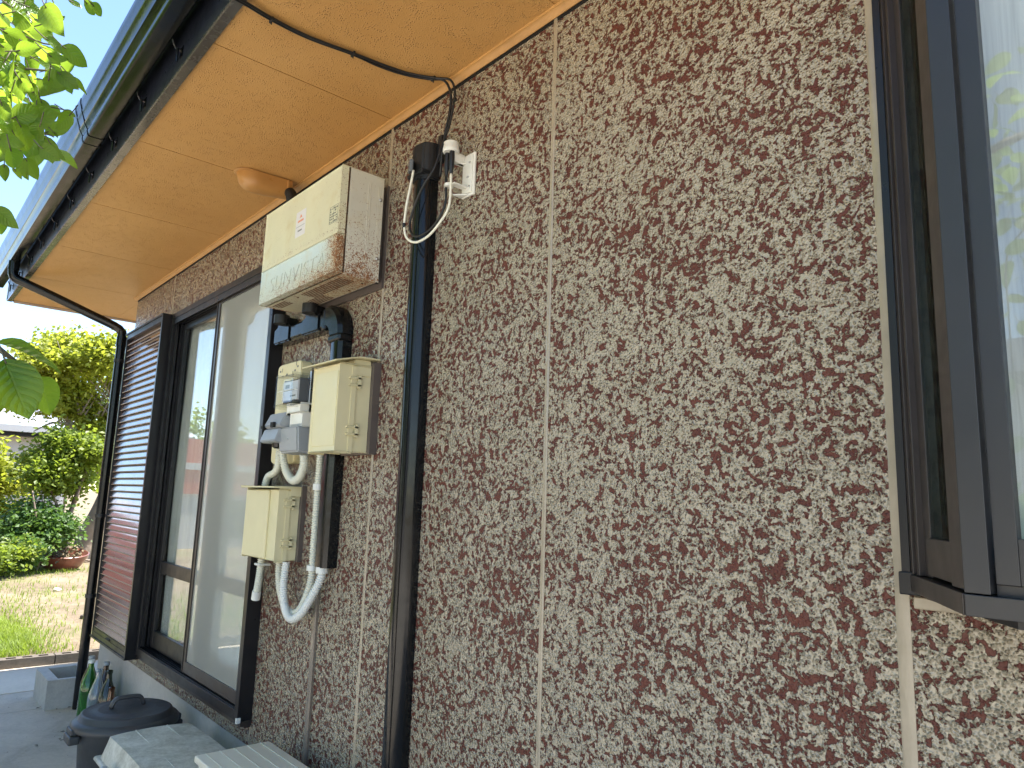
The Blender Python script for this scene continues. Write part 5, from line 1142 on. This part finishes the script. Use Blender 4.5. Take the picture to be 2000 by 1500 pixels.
LEAVES = [(-1.7,-1.289,2.445,0.07,0.646,-0.76,0.731,0.229,0.643,0.031),(-1.591,-1.26,2.417,-0.101,0.988,0.114,0.978,0.2,0.057,0.034),(-1.649,-1.25,2.438,-0.093,-0.22,-0.971,0.947,0.118,0.298,0.045),(-1.633,-1.284,2.372,-0.469,0.882,0.039,0.923,-0.221,-0.316,0.057),(-1.627,-1.237,2.359,0.454,0.842,-0.293,0.236,-0.234,-0.943,0.072),(-1.742,-1.279,2.4,0.372,0.689,-0.622,0.882,-0.369,-0.295,0.046),(-1.943,-1.219,2.509,-0.589,0.577,-0.566,0.907,0.385,-0.172,0.058),(-1.591,-1.221,2.368,0.41,0.732,-0.544,0.776,-0.2,0.598,0.045),(-1.808,-1.167,2.483,-0.268,0.918,-0.291,0.911,-0.4,0.101,0.064),(-1.763,-1.201,2.554,-0.615,0.606,-0.505,0.569,0.627,0.532,0.031),(-1.597,-1.189,2.469,0.387,0.846,-0.366,0.642,-0.561,0.523,0.027),(-1.587,-1.153,2.477,-0.544,0.815,-0.199,0.989,0.093,-0.119,0.036),(-1.683,-1.152,2.535,-0.631,0.747,-0.208,0.988,0.035,-0.148,0.04),(-1.932,-1.18,2.48,0.22,0.872,-0.437,0.44,-0.471,0.765,0.044),(-1.976,-1.142,2.509,0.023,0.427,-0.904,0.829,-0.558,0.02,0.053),(-1.788,-1.146,2.408,-0.28,0.886,-0.37,0.871,0.167,0.463,0.049),(-1.626,-1.2,2.31,-0.048,0.007,-0.999,0.762,-0.194,0.618,0.03),(-1.877,-1.258,2.404,-0.461,0.886,0.052,0.713,-0.7,-0.044,0.046),(-1.811,-1.213,2.374,-0.452,0.646,-0.614,0.502,0.828,0.249,0.045),(-2.02,-1.233,2.432,-0.433,0.762,-0.482,0.602,-0.747,-0.282,0.038),(-1.981,-1.16,2.408,-0.421,0.901,-0.106,0.846,0.262,-0.465,0.042),(-1.874,-1.139,2.365,0.539,0.772,-0.338,0.827,-0.043,0.561,0.03),(-1.768,-1.135,2.315,0.13,-0.428,-0.894,0.917,0.284,-0.279,0.057),(-1.94,-1.201,2.354,-0.526,0.843,0.114,0.981,-0.015,0.192,0.061),(-1.736,-1.229,2.241,0.126,0.534,-0.836,0.828,0.129,0.546,0.055),(-1.974,-1.236,2.31,-0.774,0.183,-0.605,0.335,0.647,0.685,0.084),(-1.947,-1.177,2.33,-0.647,-0.063,-0.76,0.872,0.049,0.487,0.086),(-1.985,-1.159,2.335,0.139,0.391,-0.91,0.997,0.077,0.027,0.069),(-1.881,-1.157,2.281,-0.075,0.637,-0.767,0.398,-0.4,-0.826,0.049),(-2.019,-1.186,2.28,-0.061,0.633,-0.772,0.998,-0.023,-0.057,0.055),(-1.901,-1.204,2.236,-0.141,0.344,-0.929,0.643,-0.708,-0.292,0.054),(-2.053,-1.221,2.264,0.05,0.113,-0.992,0.932,-0.351,-0.093,0.042),(-1.643,-1.27,2.235,-0.104,0.429,-0.897,0.901,-0.323,-0.29,0.043),(-1.968,-1.144,2.345,0.434,0.666,-0.607,0.917,0.274,0.291,0.019),(-1.905,-1.234,2.106,0.341,0.567,-0.75,0.795,-0.369,-0.481,0.058),(-1.911,-1.231,2.089,-0.561,0.483,-0.672,0.666,0.672,-0.324,0.05),(-1.938,-1.255,2.569,0.538,0.77,-0.344,0.991,0.074,-0.115,0.035),(-1.823,-1.269,2.541,0.401,0.667,-0.628,0.932,-0.199,0.304,0.026),(-1.967,-1.264,2.474,-0.367,0.916,-0.163,-0.786,0.616,-0.05,0.028),(-1.783,-1.252,2.387,-0.314,0.948,0.046,0.989,-0.132,0.073,0.037),(-1.829,-1.219,2.414,-0.732,0.505,-0.457,0.319,0.689,0.651,0.044),(-1.72,-1.271,2.308,-0.035,0.741,-0.67,0.714,0.145,0.685,0.032),(-1.968,-1.215,2.401,-0.292,0.949,0.123,0.993,-0.102,0.056,0.027),(-1.727,-1.262,2.243,0.055,0.655,-0.754,0.897,-0.048,0.439,0.036),(-1.752,-1.236,2.226,-0.728,0.506,-0.463,-0.195,-0.97,0.143,0.05),(-1.77,-1.226,2.5,0.486,0.704,-0.518,0.907,0.205,0.367,0.032),(-1.82,-1.215,2.502,0.637,0.613,0.468,0.978,0,-0.207,0.041),(-1.869,-1.272,2.518,0.047,0.465,-0.884,0.817,-0.422,-0.393,0.042),(-1.848,-1.244,2.482,-0.83,0.427,-0.359,0.811,0.266,0.522,0.042),(-1.701,-1.195,2.241,-0.816,-0.024,-0.578,0.496,-0.522,-0.694,0.052),(-1.851,-1.247,2.232,0.025,0.774,-0.632,0.871,-0.322,0.371,0.037),(-1.878,-1.217,2.194,0.138,0.739,-0.659,0.481,-0.364,0.798,0.028),(-1.727,-1.177,2.376,0.463,0.659,-0.593,0.938,-0.06,-0.341,0.057),(-1.699,-1.243,2.32,-0.055,0.696,-0.716,0.875,-0.321,-0.363,0.035),(-2.166,-1.222,2.502,0.654,0.655,0.379,0.759,-0.617,0.208,0.091),(-2.07,-1.23,2.461,0.271,0.836,0.477,0.294,-0.906,0.305,0.072),(-2.032,-1.186,2.484,-0.855,0.104,-0.509,0.655,-0.163,0.738,0.053),(-1.556,-1.216,2.319,-0.201,0.923,-0.327,0.961,-0.26,0.09,0.029),(-2.116,-1.143,2.398,0.366,0.757,0.541,0.85,0.419,0.319,0.066),(-1.804,-1.222,2.267,0.779,0.564,0.274,0.953,-0.229,-0.199,0.082),(-1.915,-1.201,2.377,-0.272,0.539,-0.798,0.92,0.255,-0.298,0.041),(-1.812,-1.224,2.297,0.208,-0.308,-0.928,0.747,0.559,0.36,0.072),(-2.256,-1.116,2.419,0.454,0.79,-0.411,0.82,0.557,0.132,0.089),(-2.097,-1.253,2.676,0.185,0.966,-0.181,0.524,-0.558,0.644,0.054),(-1.773,-1.216,2.41,0.41,0.843,-0.347,0.764,-0.126,0.632,0.039),(-1.569,-1.284,2.393,-0.586,0.786,0.198,0.932,-0.066,0.356,0.065),(-1.875,-1.205,2.38,0.512,0.793,0.329,0.949,-0.043,0.313,0.075),(-2.193,-1.158,2.574,0.42,0.877,0.233,0.646,0.306,-0.699,0.046),(-1.754,-1.195,2.362,0.661,0.734,0.157,0.867,0.083,-0.492,0.054),(-2.144,-1.242,2.478,0.26,0.723,0.64,0.912,-0.02,-0.409,0.064),(-1.746,-1.242,2.447,0.499,0.819,0.281,0.925,0.016,-0.38,0.054),(-1.926,-1.262,2.518,-0.213,0.195,-0.957,0.89,0.095,-0.445,0.059),(-1.917,-1.247,2.283,0.281,0.89,-0.358,0.922,0.159,0.353,0.056),(-2.176,-1.152,2.598,0.357,0.714,0.602,0.301,-0.082,-0.95,0.088),(-2.113,-1.225,2.335,-0.136,0.75,0.647,0.992,-0.081,0.095,0.082),(-1.962,-1.257,2.365,-0.299,-0.268,-0.916,0.88,-0.221,0.421,0.068),(-1.901,-1.265,2.507,-0.977,0.109,-0.184,0.831,-0.3,-0.468,0.063),(-1.696,-1.283,2.344,-0.921,0.338,-0.195,0.983,0.02,0.185,0.051),(-1.812,-1.244,2.388,-0.222,0.338,-0.915,0.939,-0.279,-0.2,0.062),(-2.106,-1.196,2.675,0.462,0.638,-0.616,0.936,0.316,-0.156,0.06),(-1.539,-1.233,2.406,0.328,0.426,-0.843,0.742,-0.301,-0.6,0.071),(-1.649,-1.273,2.426,0.044,0.68,0.732,0.814,-0.233,0.531,0.042),(-1.669,-1.194,2.177,0.682,0.476,-0.555,0.393,-0.916,0.086,0.053),(-1.739,-1.242,2.247,0.252,0.753,0.607,0.951,-0.068,-0.302,0.059),(-1.781,-1.232,2.468,-0.288,0.542,-0.789,0.846,0.049,-0.531,0.046),(-2.099,-1.207,2.344,-0.169,0.627,0.761,0.559,-0.828,0.041,0.086),(-1.966,-1.194,2.656,-0.429,0.042,-0.902,0.92,-0.265,0.288,0.046),(-1.728,-1.264,2.191,0.503,0.848,-0.164,0.951,0.033,-0.307,0.056),(-1.987,-1.223,2.519,0.327,0.845,0.423,0.891,0.035,0.453,0.054),(-1.679,-1.269,2.34,0.045,-0.3,-0.953,0.73,0.004,0.684,0.079),(-1.782,-1.198,2.298,0.055,0.098,-0.994,0.969,0.096,0.229,0.053),(-1.681,-1.216,2.446,0.358,0.69,0.629,0.967,-0.146,-0.21,0.045),(-1.877,-1.258,2.268,-0.44,0.791,0.426,0.026,-0.998,-0.052,0.061),(-1.964,-1.234,2.588,0.277,0.436,-0.856,0.955,-0.112,0.274,0.079),(-1.991,-1.256,2.646,-0.938,-0.22,-0.268,0.968,0.218,0.122,0.061),(-2.112,-1.26,2.518,-0.457,0.824,-0.335,0.857,-0.511,-0.061,0.053),(-1.66,-1.243,2.155,-0.699,0.394,-0.597,0.994,-0.001,0.108,0.052),(-1.663,-1.255,2.344,0.192,-0.207,-0.959,-0.06,-0.488,0.871,0.064),(-1.779,-1.285,2.511,0.228,0.808,0.544,0.963,0.211,0.169,0.063),(-2.1,-1.263,2.558,-0.173,0.187,-0.967,0.904,0.176,-0.39,0.077),(-2.047,-1.197,2.458,-0.127,0.69,0.713,0.596,-0.518,0.613,0.082),(-1.743,-1.249,2.514,0.162,-0.197,-0.967,0.858,0.122,0.499,0.056),(-1.845,-1.189,2.36,-0.253,0.42,-0.872,0.889,-0.38,0.253,0.048),(-2.234,-1.216,2.59,0.333,0.871,0.361,0.915,0.213,-0.343,0.042),(-1.792,-1.208,2.429,-0.114,0.644,0.756,0.877,-0.013,0.481,0.06),(-1.934,-1.219,2.62,-0.742,0.235,-0.628,0.358,-0.682,-0.638,0.08),(-2.062,-1.272,2.64,-0.829,-0.072,-0.555,0.834,0.552,-0.029,0.064),(-1.756,-1.247,2.318,-0.902,-0.072,-0.426,0.911,-0.409,0.058,0.072),(-1.717,-1.261,2.438,0.255,0.894,-0.368,0.436,0.441,0.785,0.05),(-2.148,-1.157,2.6,0.125,0.707,-0.696,0.995,-0.1,0.011,0.07),(-1.608,-1.261,2.327,0.741,0.657,0.142,0.877,0.476,0.07,0.049),(-2.123,-1.148,2.386,-0.05,-0.144,-0.988,0.924,-0.225,0.31,0.084),(-1.611,-1.283,2.279,-0.518,0.555,-0.651,0.777,-0.366,0.512,0.031),(-2.158,-1.206,2.42,-0.183,0.806,0.562,0.914,0.284,0.291,0.046),(-2.171,-1.216,2.428,-0.875,-0.179,-0.449,0.827,-0.56,-0.047,0.063),(-1.591,-1.594,2.453,-0.427,0.27,0.863,0.96,-0.152,0.234,0.053),(-1.851,-1.478,2.399,-0.593,0.411,-0.692,-0.094,-0.945,-0.313,0.052),(-1.588,-1.438,2.365,-0.482,0.867,-0.127,0.076,-0.012,0.997,0.046),(-1.834,-1.531,2.134,0.301,-0.098,-0.949,0.521,-0.627,0.579,0.079),(-1.744,-1.284,2.191,-0.359,0.616,0.701,0.818,0.335,0.468,0.065),(-2.119,-1.581,2.581,-0.921,0.317,-0.226,0.975,0.026,0.222,0.061),(-2.219,-1.593,2.211,0.179,0.963,0.2,0.913,0.146,0.381,0.056),(-2.081,-1.581,2.393,0.675,0.718,0.169,0.501,0.071,0.862,0.077),(-1.903,-1.394,2.697,-0.877,-0.223,-0.426,0.954,-0.168,0.248,0.072),(-1.951,-1.591,2.724,0.015,-0.162,-0.987,0.949,0.184,0.257,0.082),(-2.151,-1.555,2.652,0.699,0.699,-0.152,0.858,0.308,-0.411,0.061),(-1.539,-1.458,2.375,-0.515,0.185,-0.837,0.98,0.186,0.07,0.049),(-1.701,-1.44,2.484,-0.645,0.763,0.049,-0.366,0.674,0.641,0.045),(-2.007,-1.305,2.23,-0.353,0.568,-0.743,0.618,-0.093,0.781,0.071),(-1.618,-1.367,2.351,-0.121,-0.301,-0.946,0.92,0.365,0.145,0.054),(-1.89,-1.467,2.339,-0.233,0.967,-0.102,-0.074,-0.539,0.839,0.035),(-1.931,-1.385,2.424,-0.187,0.533,0.825,0.877,-0.143,0.459,0.069),(-1.913,-1.414,2.649,-0.177,0.827,0.534,0.648,-0.589,-0.482,0.047),(-1.749,-1.281,2.306,-0.876,0.429,-0.221,0.294,0.317,0.902,0.063),(-1.68,-1.422,2.54,0.689,0.702,0.18,0.965,-0.165,0.205,0.04),(-2.333,-1.619,2.318,0.237,0.801,-0.551,0.743,0.219,0.633,0.042),(-2.095,-1.521,2.264,-0.768,0.202,-0.608,0.973,-0.226,0.034,0.068),(-1.945,-1.589,2.658,-0.825,0.507,0.25,0.964,0.03,-0.262,0.05),(-1.885,-1.34,2.51,0.193,0.591,0.783,0.831,0.032,0.555,0.073),(-2.149,-1.625,2.676,0.545,0.827,0.135,-0.164,-0.322,0.933,0.061),(-1.67,-1.487,2.606,-0.893,0.032,-0.448,0.621,0.336,0.708,0.048),(-1.63,-1.4,2.252,0.764,0.622,-0.17,0.903,-0.217,-0.371,0.055),(-2.177,-1.622,2.655,-0.739,0.648,0.182,0.831,0.479,0.282,0.073),(-1.703,-1.519,2.23,-0.642,0.193,-0.742,0.694,-0.52,0.498,0.056),(-2.116,-1.357,2.493,-0.002,0.114,-0.993,0.954,-0.04,-0.299,0.066),(-1.832,-1.367,2.555,-0.667,0.431,-0.608,0.531,0.189,0.826,0.044),(-2.074,-1.541,2.804,-0.496,0.659,-0.564,0.689,-0.24,0.684,0.039),(-1.882,-1.413,2.405,-0.846,-0.051,-0.531,0.813,-0.579,0.063,0.053),(-2.039,-1.354,2.216,0.043,0.751,0.659,0.755,0.163,0.635,0.07),(-1.801,-1.59,2.565,-0.342,0.932,-0.123,0.9,0.016,0.436,0.041),(-1.814,-1.54,2.298,-0.787,0.129,-0.604,0.54,0.227,0.811,0.042),(-1.577,-1.529,2.317,-0.934,0.233,-0.271,0.871,0.376,0.315,0.035),(-1.548,-1.393,2.504,0.779,0.613,-0.13,0.888,-0.445,0.111,0.056),(-1.748,-1.512,2.493,0.361,0.638,0.681,0.752,0.488,0.443,0.041),(-2.054,-1.561,2.481,0.782,0.606,0.144,0.903,0.061,-0.425,0.054),(-2.081,-1.448,2.624,0.355,0.745,0.564,0.827,-0.443,-0.345,0.039),(-2.052,-1.537,2.746,0.12,0.329,-0.936,0.87,-0.477,-0.123,0.069),(-2.032,-1.524,2.775,0.2,-0.11,-0.974,-0.273,0.845,0.459,0.054),(-2.059,-1.656,2.767,-0.46,0.628,-0.628,0.923,-0.332,0.197,0.043),(-2.067,-1.588,2.344,0.135,0.497,-0.857,0.724,0.557,0.407,0.071),(-2.023,-1.308,2.488,-0.814,0.551,0.182,0.959,0.193,-0.208,0.059),(-2.133,-1.462,2.382,-0.639,-0.188,-0.746,0.723,-0.075,0.687,0.06),(-1.636,-1.431,2.222,0.263,-0.068,-0.962,0.39,-0.739,0.549,0.076),(-1.874,-1.385,2.16,-0.823,-0.007,-0.567,0.731,0.311,0.608,0.075),(-1.997,-1.543,2.15,-0.369,0.735,0.569,0.945,-0.328,-0.021,0.059),(-2.124,-1.384,2.367,0.293,0.446,-0.846,0.761,-0.648,0.013,0.083),(-1.706,-1.524,2.378,-0.029,0.987,-0.161,0.838,0.296,0.459,0.04),(-2.14,-1.382,2.782,0.653,0.716,0.248,0.772,-0.627,-0.105,0.083),(-1.829,-1.449,2.391,-0.785,0.556,-0.274,0.981,0.185,-0.059,0.051),(-1.923,-1.303,2.473,0.33,0.591,0.737,0.929,-0.355,0.107,0.054),(-1.778,-1.493,2.161,0.526,0.817,-0.235,0.558,0.801,0.217,0.046),(-2.037,-1.356,2.768,-0.327,-0.182,-0.927,0.991,-0.032,-0.131,0.064),(-2.189,-1.538,2.476,0.101,0.709,0.698,0.974,-0.061,0.219,0.044),(-1.813,-1.414,2.352,-0.388,0.602,0.698,0.921,0.377,-0.094,0.077),(-2.126,-1.392,2.608,-0.594,-0.026,-0.804,0.986,0.142,0.091,0.081),(-1.788,-1.315,2.456,0.592,0.784,0.188,0.736,0.561,-0.379,0.066),(-1.764,-1.567,2.289,0.261,0.595,0.76,0.937,0.156,0.314,0.057),(-2.076,-1.542,2.32,-0.282,0.538,-0.794,0.848,-0.233,0.476,0.047),(-1.954,-1.451,2.266,-0.757,-0.166,-0.632,0.93,-0.072,-0.36,0.083),(-1.877,-1.35,2.295,0.21,-0.213,-0.954,0.227,-0.131,0.965,0.087),(-1.67,-1.555,2.353,0.039,0.999,-0,0.944,0.326,-0.052,0.038),(-1.587,-1.435,2.412,-0.387,0.062,-0.92,0.83,-0.51,-0.225,0.038),(-1.722,-1.328,2.146,-0.615,0.597,-0.515,0.975,0.22,0.04,0.061),(-1.586,-1.485,2.461,-0.689,-0.03,-0.725,0.947,-0.316,0.06,0.061),(-1.67,-1.327,2.117,0.281,0.959,-0.023,0.911,-0.408,0.062,0.037),(-2.158,-1.401,2.353,0.06,-0.097,-0.994,0.929,-0.2,0.311,0.08),(-1.992,-1.565,2.787,-0.95,0.179,-0.255,0.712,0.696,0.087,0.064),(-1.793,-1.457,2.225,0.072,0.8,0.595,0.812,-0.062,-0.58,0.049),(-1.558,-1.349,2.408,-0.275,-0.199,-0.941,0.798,-0.249,0.548,0.065),(-1.779,-1.34,2.586,0.815,0.569,0.112,0.953,-0.007,-0.304,0.076),(-2.09,-1.453,2.806,0.637,0.726,-0.26,0.771,0.61,-0.181,0.069),(-1.682,-1.519,2.334,0.539,0.778,-0.323,0.979,0.196,0.055,0.033),(-1.807,-1.529,2.128,-0.694,0.528,-0.489,0.964,0.056,-0.26,0.037),(-1.617,-1.407,2.263,0.523,0.62,0.585,0.641,-0.337,-0.69,0.061),(-2.054,-1.398,2.2,0.333,0.925,-0.18,0.091,0.818,0.568,0.046),(-1.946,-1.604,2.606,0.551,0.801,-0.236,0.782,0.622,0.042,0.041),(-2.279,-1.59,2.215,-0.507,-0.288,-0.813,0.762,-0.44,0.476,0.044),(-1.546,-1.563,2.467,0.582,0.811,0.05,0.482,0.815,-0.321,0.028),(-1.714,-1.355,2.678,-0.433,0.657,-0.617,0.969,-0.201,0.144,0.053),(-1.822,-1.518,2.404,-0.549,0.282,-0.787,0.049,-0.096,0.994,0.038),(-1.771,-1.387,2.735,-0.622,0.578,0.528,0.8,0.576,0.17,0.058),(-1.659,-1.478,2.094,-0.13,0.911,0.391,0.956,-0.152,-0.249,0.026),(-2.155,-1.355,2.752,-0.703,0.167,-0.692,0.981,-0.191,-0.013,0.065),(-2.284,-1.524,2.348,-0.383,0.575,0.723,0.952,-0.302,-0.053,0.085),(-1.397,-1.242,1.724,0.284,0.94,-0.188,-0.1,-0.25,0.95,0.101),(-1.36,-1.231,1.694,0.407,0.351,-0.843,0.977,0.08,0.198,0.11),(-1.382,-1.25,1.694,0.369,0.303,-0.878,0.632,0.265,0.728,0.092),(-1.427,-1.177,1.68,-0.264,0.578,-0.772,0.83,-0.12,0.545,0.077),(-1.433,-1.27,1.706,0.404,0.262,-0.877,0.238,-0.311,0.92,0.104),(-0.695,-2.09,2.604,0.913,0.13,0.388,0.036,0.628,0.777,0.068),(-0.685,-2.069,2.556,-0.498,-0.087,-0.863,0.534,0.503,0.679,0.07),(-0.674,-2.082,2.538,0.843,-0.12,-0.524,0.171,0.845,0.506,0.073),(-0.691,-1.998,2.406,0.976,0.036,0.214,-0.078,0.895,0.439,0.098),(-0.705,-2.144,2.419,-0.271,0.277,-0.922,-0.174,0.681,0.712,0.105),(-0.647,-2.027,2.385,0.37,-0.37,-0.852,0.752,0.39,0.531,0.107),(-0.714,-2.078,2.254,0.803,-0.544,0.241,0.533,0.574,0.622,0.083),(-0.713,-2.092,2.219,-0.319,0.701,-0.638,-0.488,0.526,0.697,0.063),(-0.668,-2.021,2.161,0.55,0.24,-0.8,-0.409,0.666,0.624,0.083),(-0.748,-2.138,1.991,0.224,-0.4,-0.889,0.389,0.722,0.573,0.075),(-0.691,-2.091,1.969,0.708,-0.151,-0.69,-0.158,0.287,0.945,0.07),(-0.743,-2.248,1.79,-0.463,-0.079,-0.883,0.475,0.506,0.72,0.077),(-0.717,-2.1,1.619,-0.284,0.181,-0.942,-0.614,0.517,0.596,0.104),(-0.702,-2.149,1.586,-0.324,0.39,-0.862,0.153,0.601,0.784,0.102),(-0.745,-2.147,1.498,0.019,-0.454,-0.891,-0.402,-0.287,0.869,0.098),(-0.601,-2.06,2.529,0.695,-0.379,-0.611,-0.065,0.75,0.659,0.088),(-0.62,-2.162,2.375,0.583,-0.258,-0.77,-0.215,0.828,0.518,0.132),(-0.635,-1.791,2.862,0.037,-0.539,-0.841,0.277,0.399,0.874,0.077),(-0.642,-1.887,2.934,0.508,0.392,-0.767,-0.358,0.815,0.456,0.062)]
TWIGS = [[(-2.031, -1.635, 2.544), (-1.956, -1.451, 2.503), (-1.856, -1.331, 2.481), (-1.804, -1.263, 2.47), (-1.757, -1.205, 2.444), (-1.75, -1.176, 2.451)], [(-2.031, -1.635, 2.544), (-2.011, -1.478, 2.384), (-1.875, -1.329, 2.328), (-1.828, -1.245, 2.304), (-1.823, -1.218, 2.309), (-1.857, -1.178, 2.349), (-1.851, -1.141, 2.354)], [(-2.011, -1.478, 2.384), (-1.944, -1.338, 2.293), (-1.847, -1.251, 2.259), (-1.843, -1.215, 2.263), (-1.833, -1.169, 2.276), (-1.833, -1.154, 2.274)], [(-2.031, -1.635, 2.544), (-1.879, -1.429, 2.643), (-1.777, -1.246, 2.613), (-1.779, -1.155, 2.597), (-1.776, -1.133, 2.597)], [(-1.956, -1.451, 2.503), (-1.89, -1.339, 2.415), (-1.84, -1.269, 2.399), (-1.785, -1.218, 2.39), (-1.776, -1.173, 2.4), (-1.774, -1.149, 2.398)], [(-2.011, -1.478, 2.384), (-1.987, -1.366, 2.178), (-1.906, -1.281, 2.102), (-1.902, -1.231, 2.105)], [(-1.857, -1.579, 1.835), (-1.58, -1.362, 1.755), (-1.43, -1.273, 1.726), (-1.379, -1.239, 1.712), (-1.36, -1.23, 1.696)], [(-1.379, -1.239, 1.712), (-1.388, -1.213, 1.696), (-1.427, -1.176, 1.679)], [(-0.22, -2.178, 2.839), (-0.49, -2.118, 2.644), (-0.628, -2.039, 2.494), (-0.695, -2.053, 2.403), (-0.714, -2.097, 2.229), (-0.723, -2.14, 2.016), (-0.717, -2.173, 1.782), (-0.73, -2.183, 1.516)]]

b = BM()
limb = [([(-1.9, -3.1, 0), (-1.93, -3.05, .8), (-1.88, -2.95, 1.5), (-1.95, -2.7, 2.1), (-2.05, -2.2, 2.5), (-2.05, -1.85, 2.58), (-2.031, -1.635, 2.544)], .09, .012),
        ([(-1.9, -2.98, 1.4), (-1.95, -2.4, 1.75), (-1.93, -1.9, 1.85), (-1.857, -1.579, 1.835)], .04, .006),
        ([(-1.93, -2.8, 1.9), (-1.5, -2.6, 2.6), (-.8, -2.35, 2.95), (-.22, -2.178, 2.839)], .045, .007),
        ([(-1.95, -2.7, 2.1), (-2.3, -2.9, 2.9), (-2.9, -2.8, 3.6), (-3.8, -2.7, 4.2), (-4.8, -2.7, 4.6)], .05, .01), ([(-2.0, -2.4, 2.35), (-1.9, -2.1, 3.0), (-1.8, -2.0, 3.5)], .03, .006)]
for pts, r0, r1 in limb:
    P = smooth_path(pts, .06); n = len(P); tube(b, [p-pb for p in P], [r0+(r1-r0)*i/(n-1) for i in range(n)], 12)
obj('trunk', b, 'bark', pt_, smooth=True)
b = BM()
for tw in TWIGS:
    P = smooth_path(tw, .03); n = len(P); tube(b, [p-pb for p in P], [.0050+(.0014-.0050)*i/(n-1) for i in range(n)], 7)
for l in LEAVES:      # petioles
    p, d = Vector(l[0:3]), Vector(l[3:6]); tube(b, [p-pb-d*.022+Vector((0, 0, .004)), p-pb, p-pb+d*.01], .0012, 5)
obj('twigs', b, 'twig', pt_, smooth=True)
b = BM(); rr = random.Random(31)
for i, l in enumerate(LEAVES):
    leaf_mesh(b, Vector(l[0:3])-pb, Vector(l[3:6]), Vector(l[6:9]), l[9], rr.uniform(.05, .35), rr.uniform(.05, .35), .02, i)
for i in range(1500):   # high leaves out of the frame, added to darken the gutter's reflection
    c = rr.choice(((-3.7, -2.6, 4.2, .7), (-4.7, -2.7, 4.5, .8), (-3.0, -2.7, 3.7, .5)))
    p = Vector((c[0]+rr.gauss(0, c[3]*.6), c[1]+rr.gauss(0, c[3]*.4), c[2]+rr.gauss(0, c[3]*.5)))
    if p.y > -1.9: continue
    leaf_mesh(b, p-pb, Vector((rr.gauss(0, 1), rr.gauss(0, 1), rr.gauss(-.3, .5))), Vector((rr.gauss(0, .4), rr.gauss(0, .4), 1)).normalized(), rr.uniform(.09, .14), rr.uniform(.05, .35), rr.uniform(.05, .3), .02, i)
# more of the crown out of the frame, above and behind
for i in range(900):
    c = rr.choice(((-2.6, -2.9, 3.5, .7), (-1.8, -2.3, 3.4, .6), (-2.1, -2.2, 2.7, .35), (-.9, -2.6, 3.1, .45), (-2.4, -3.2, 2.7, .6), (-1.7, -2.9, 2.6, .45)))
    p = Vector((c[0]+rr.gauss(0, c[3]*.6), c[1]+rr.gauss(0, c[3]*.6), c[2]+rr.gauss(0, c[3]*.45)))
    if p.y > -2.25: continue
    leaf_mesh(b, p-pb, Vector((rr.gauss(0, 1), rr.gauss(0, 1), rr.gauss(-.3, .5))), Vector((rr.gauss(0, .4), rr.gauss(0, .4), 1)).normalized(), rr.uniform(.07, .12), rr.uniform(.05, .35), rr.uniform(.05, .3), .02, i)
obj('crown', b, 'leaf_near', pt_)
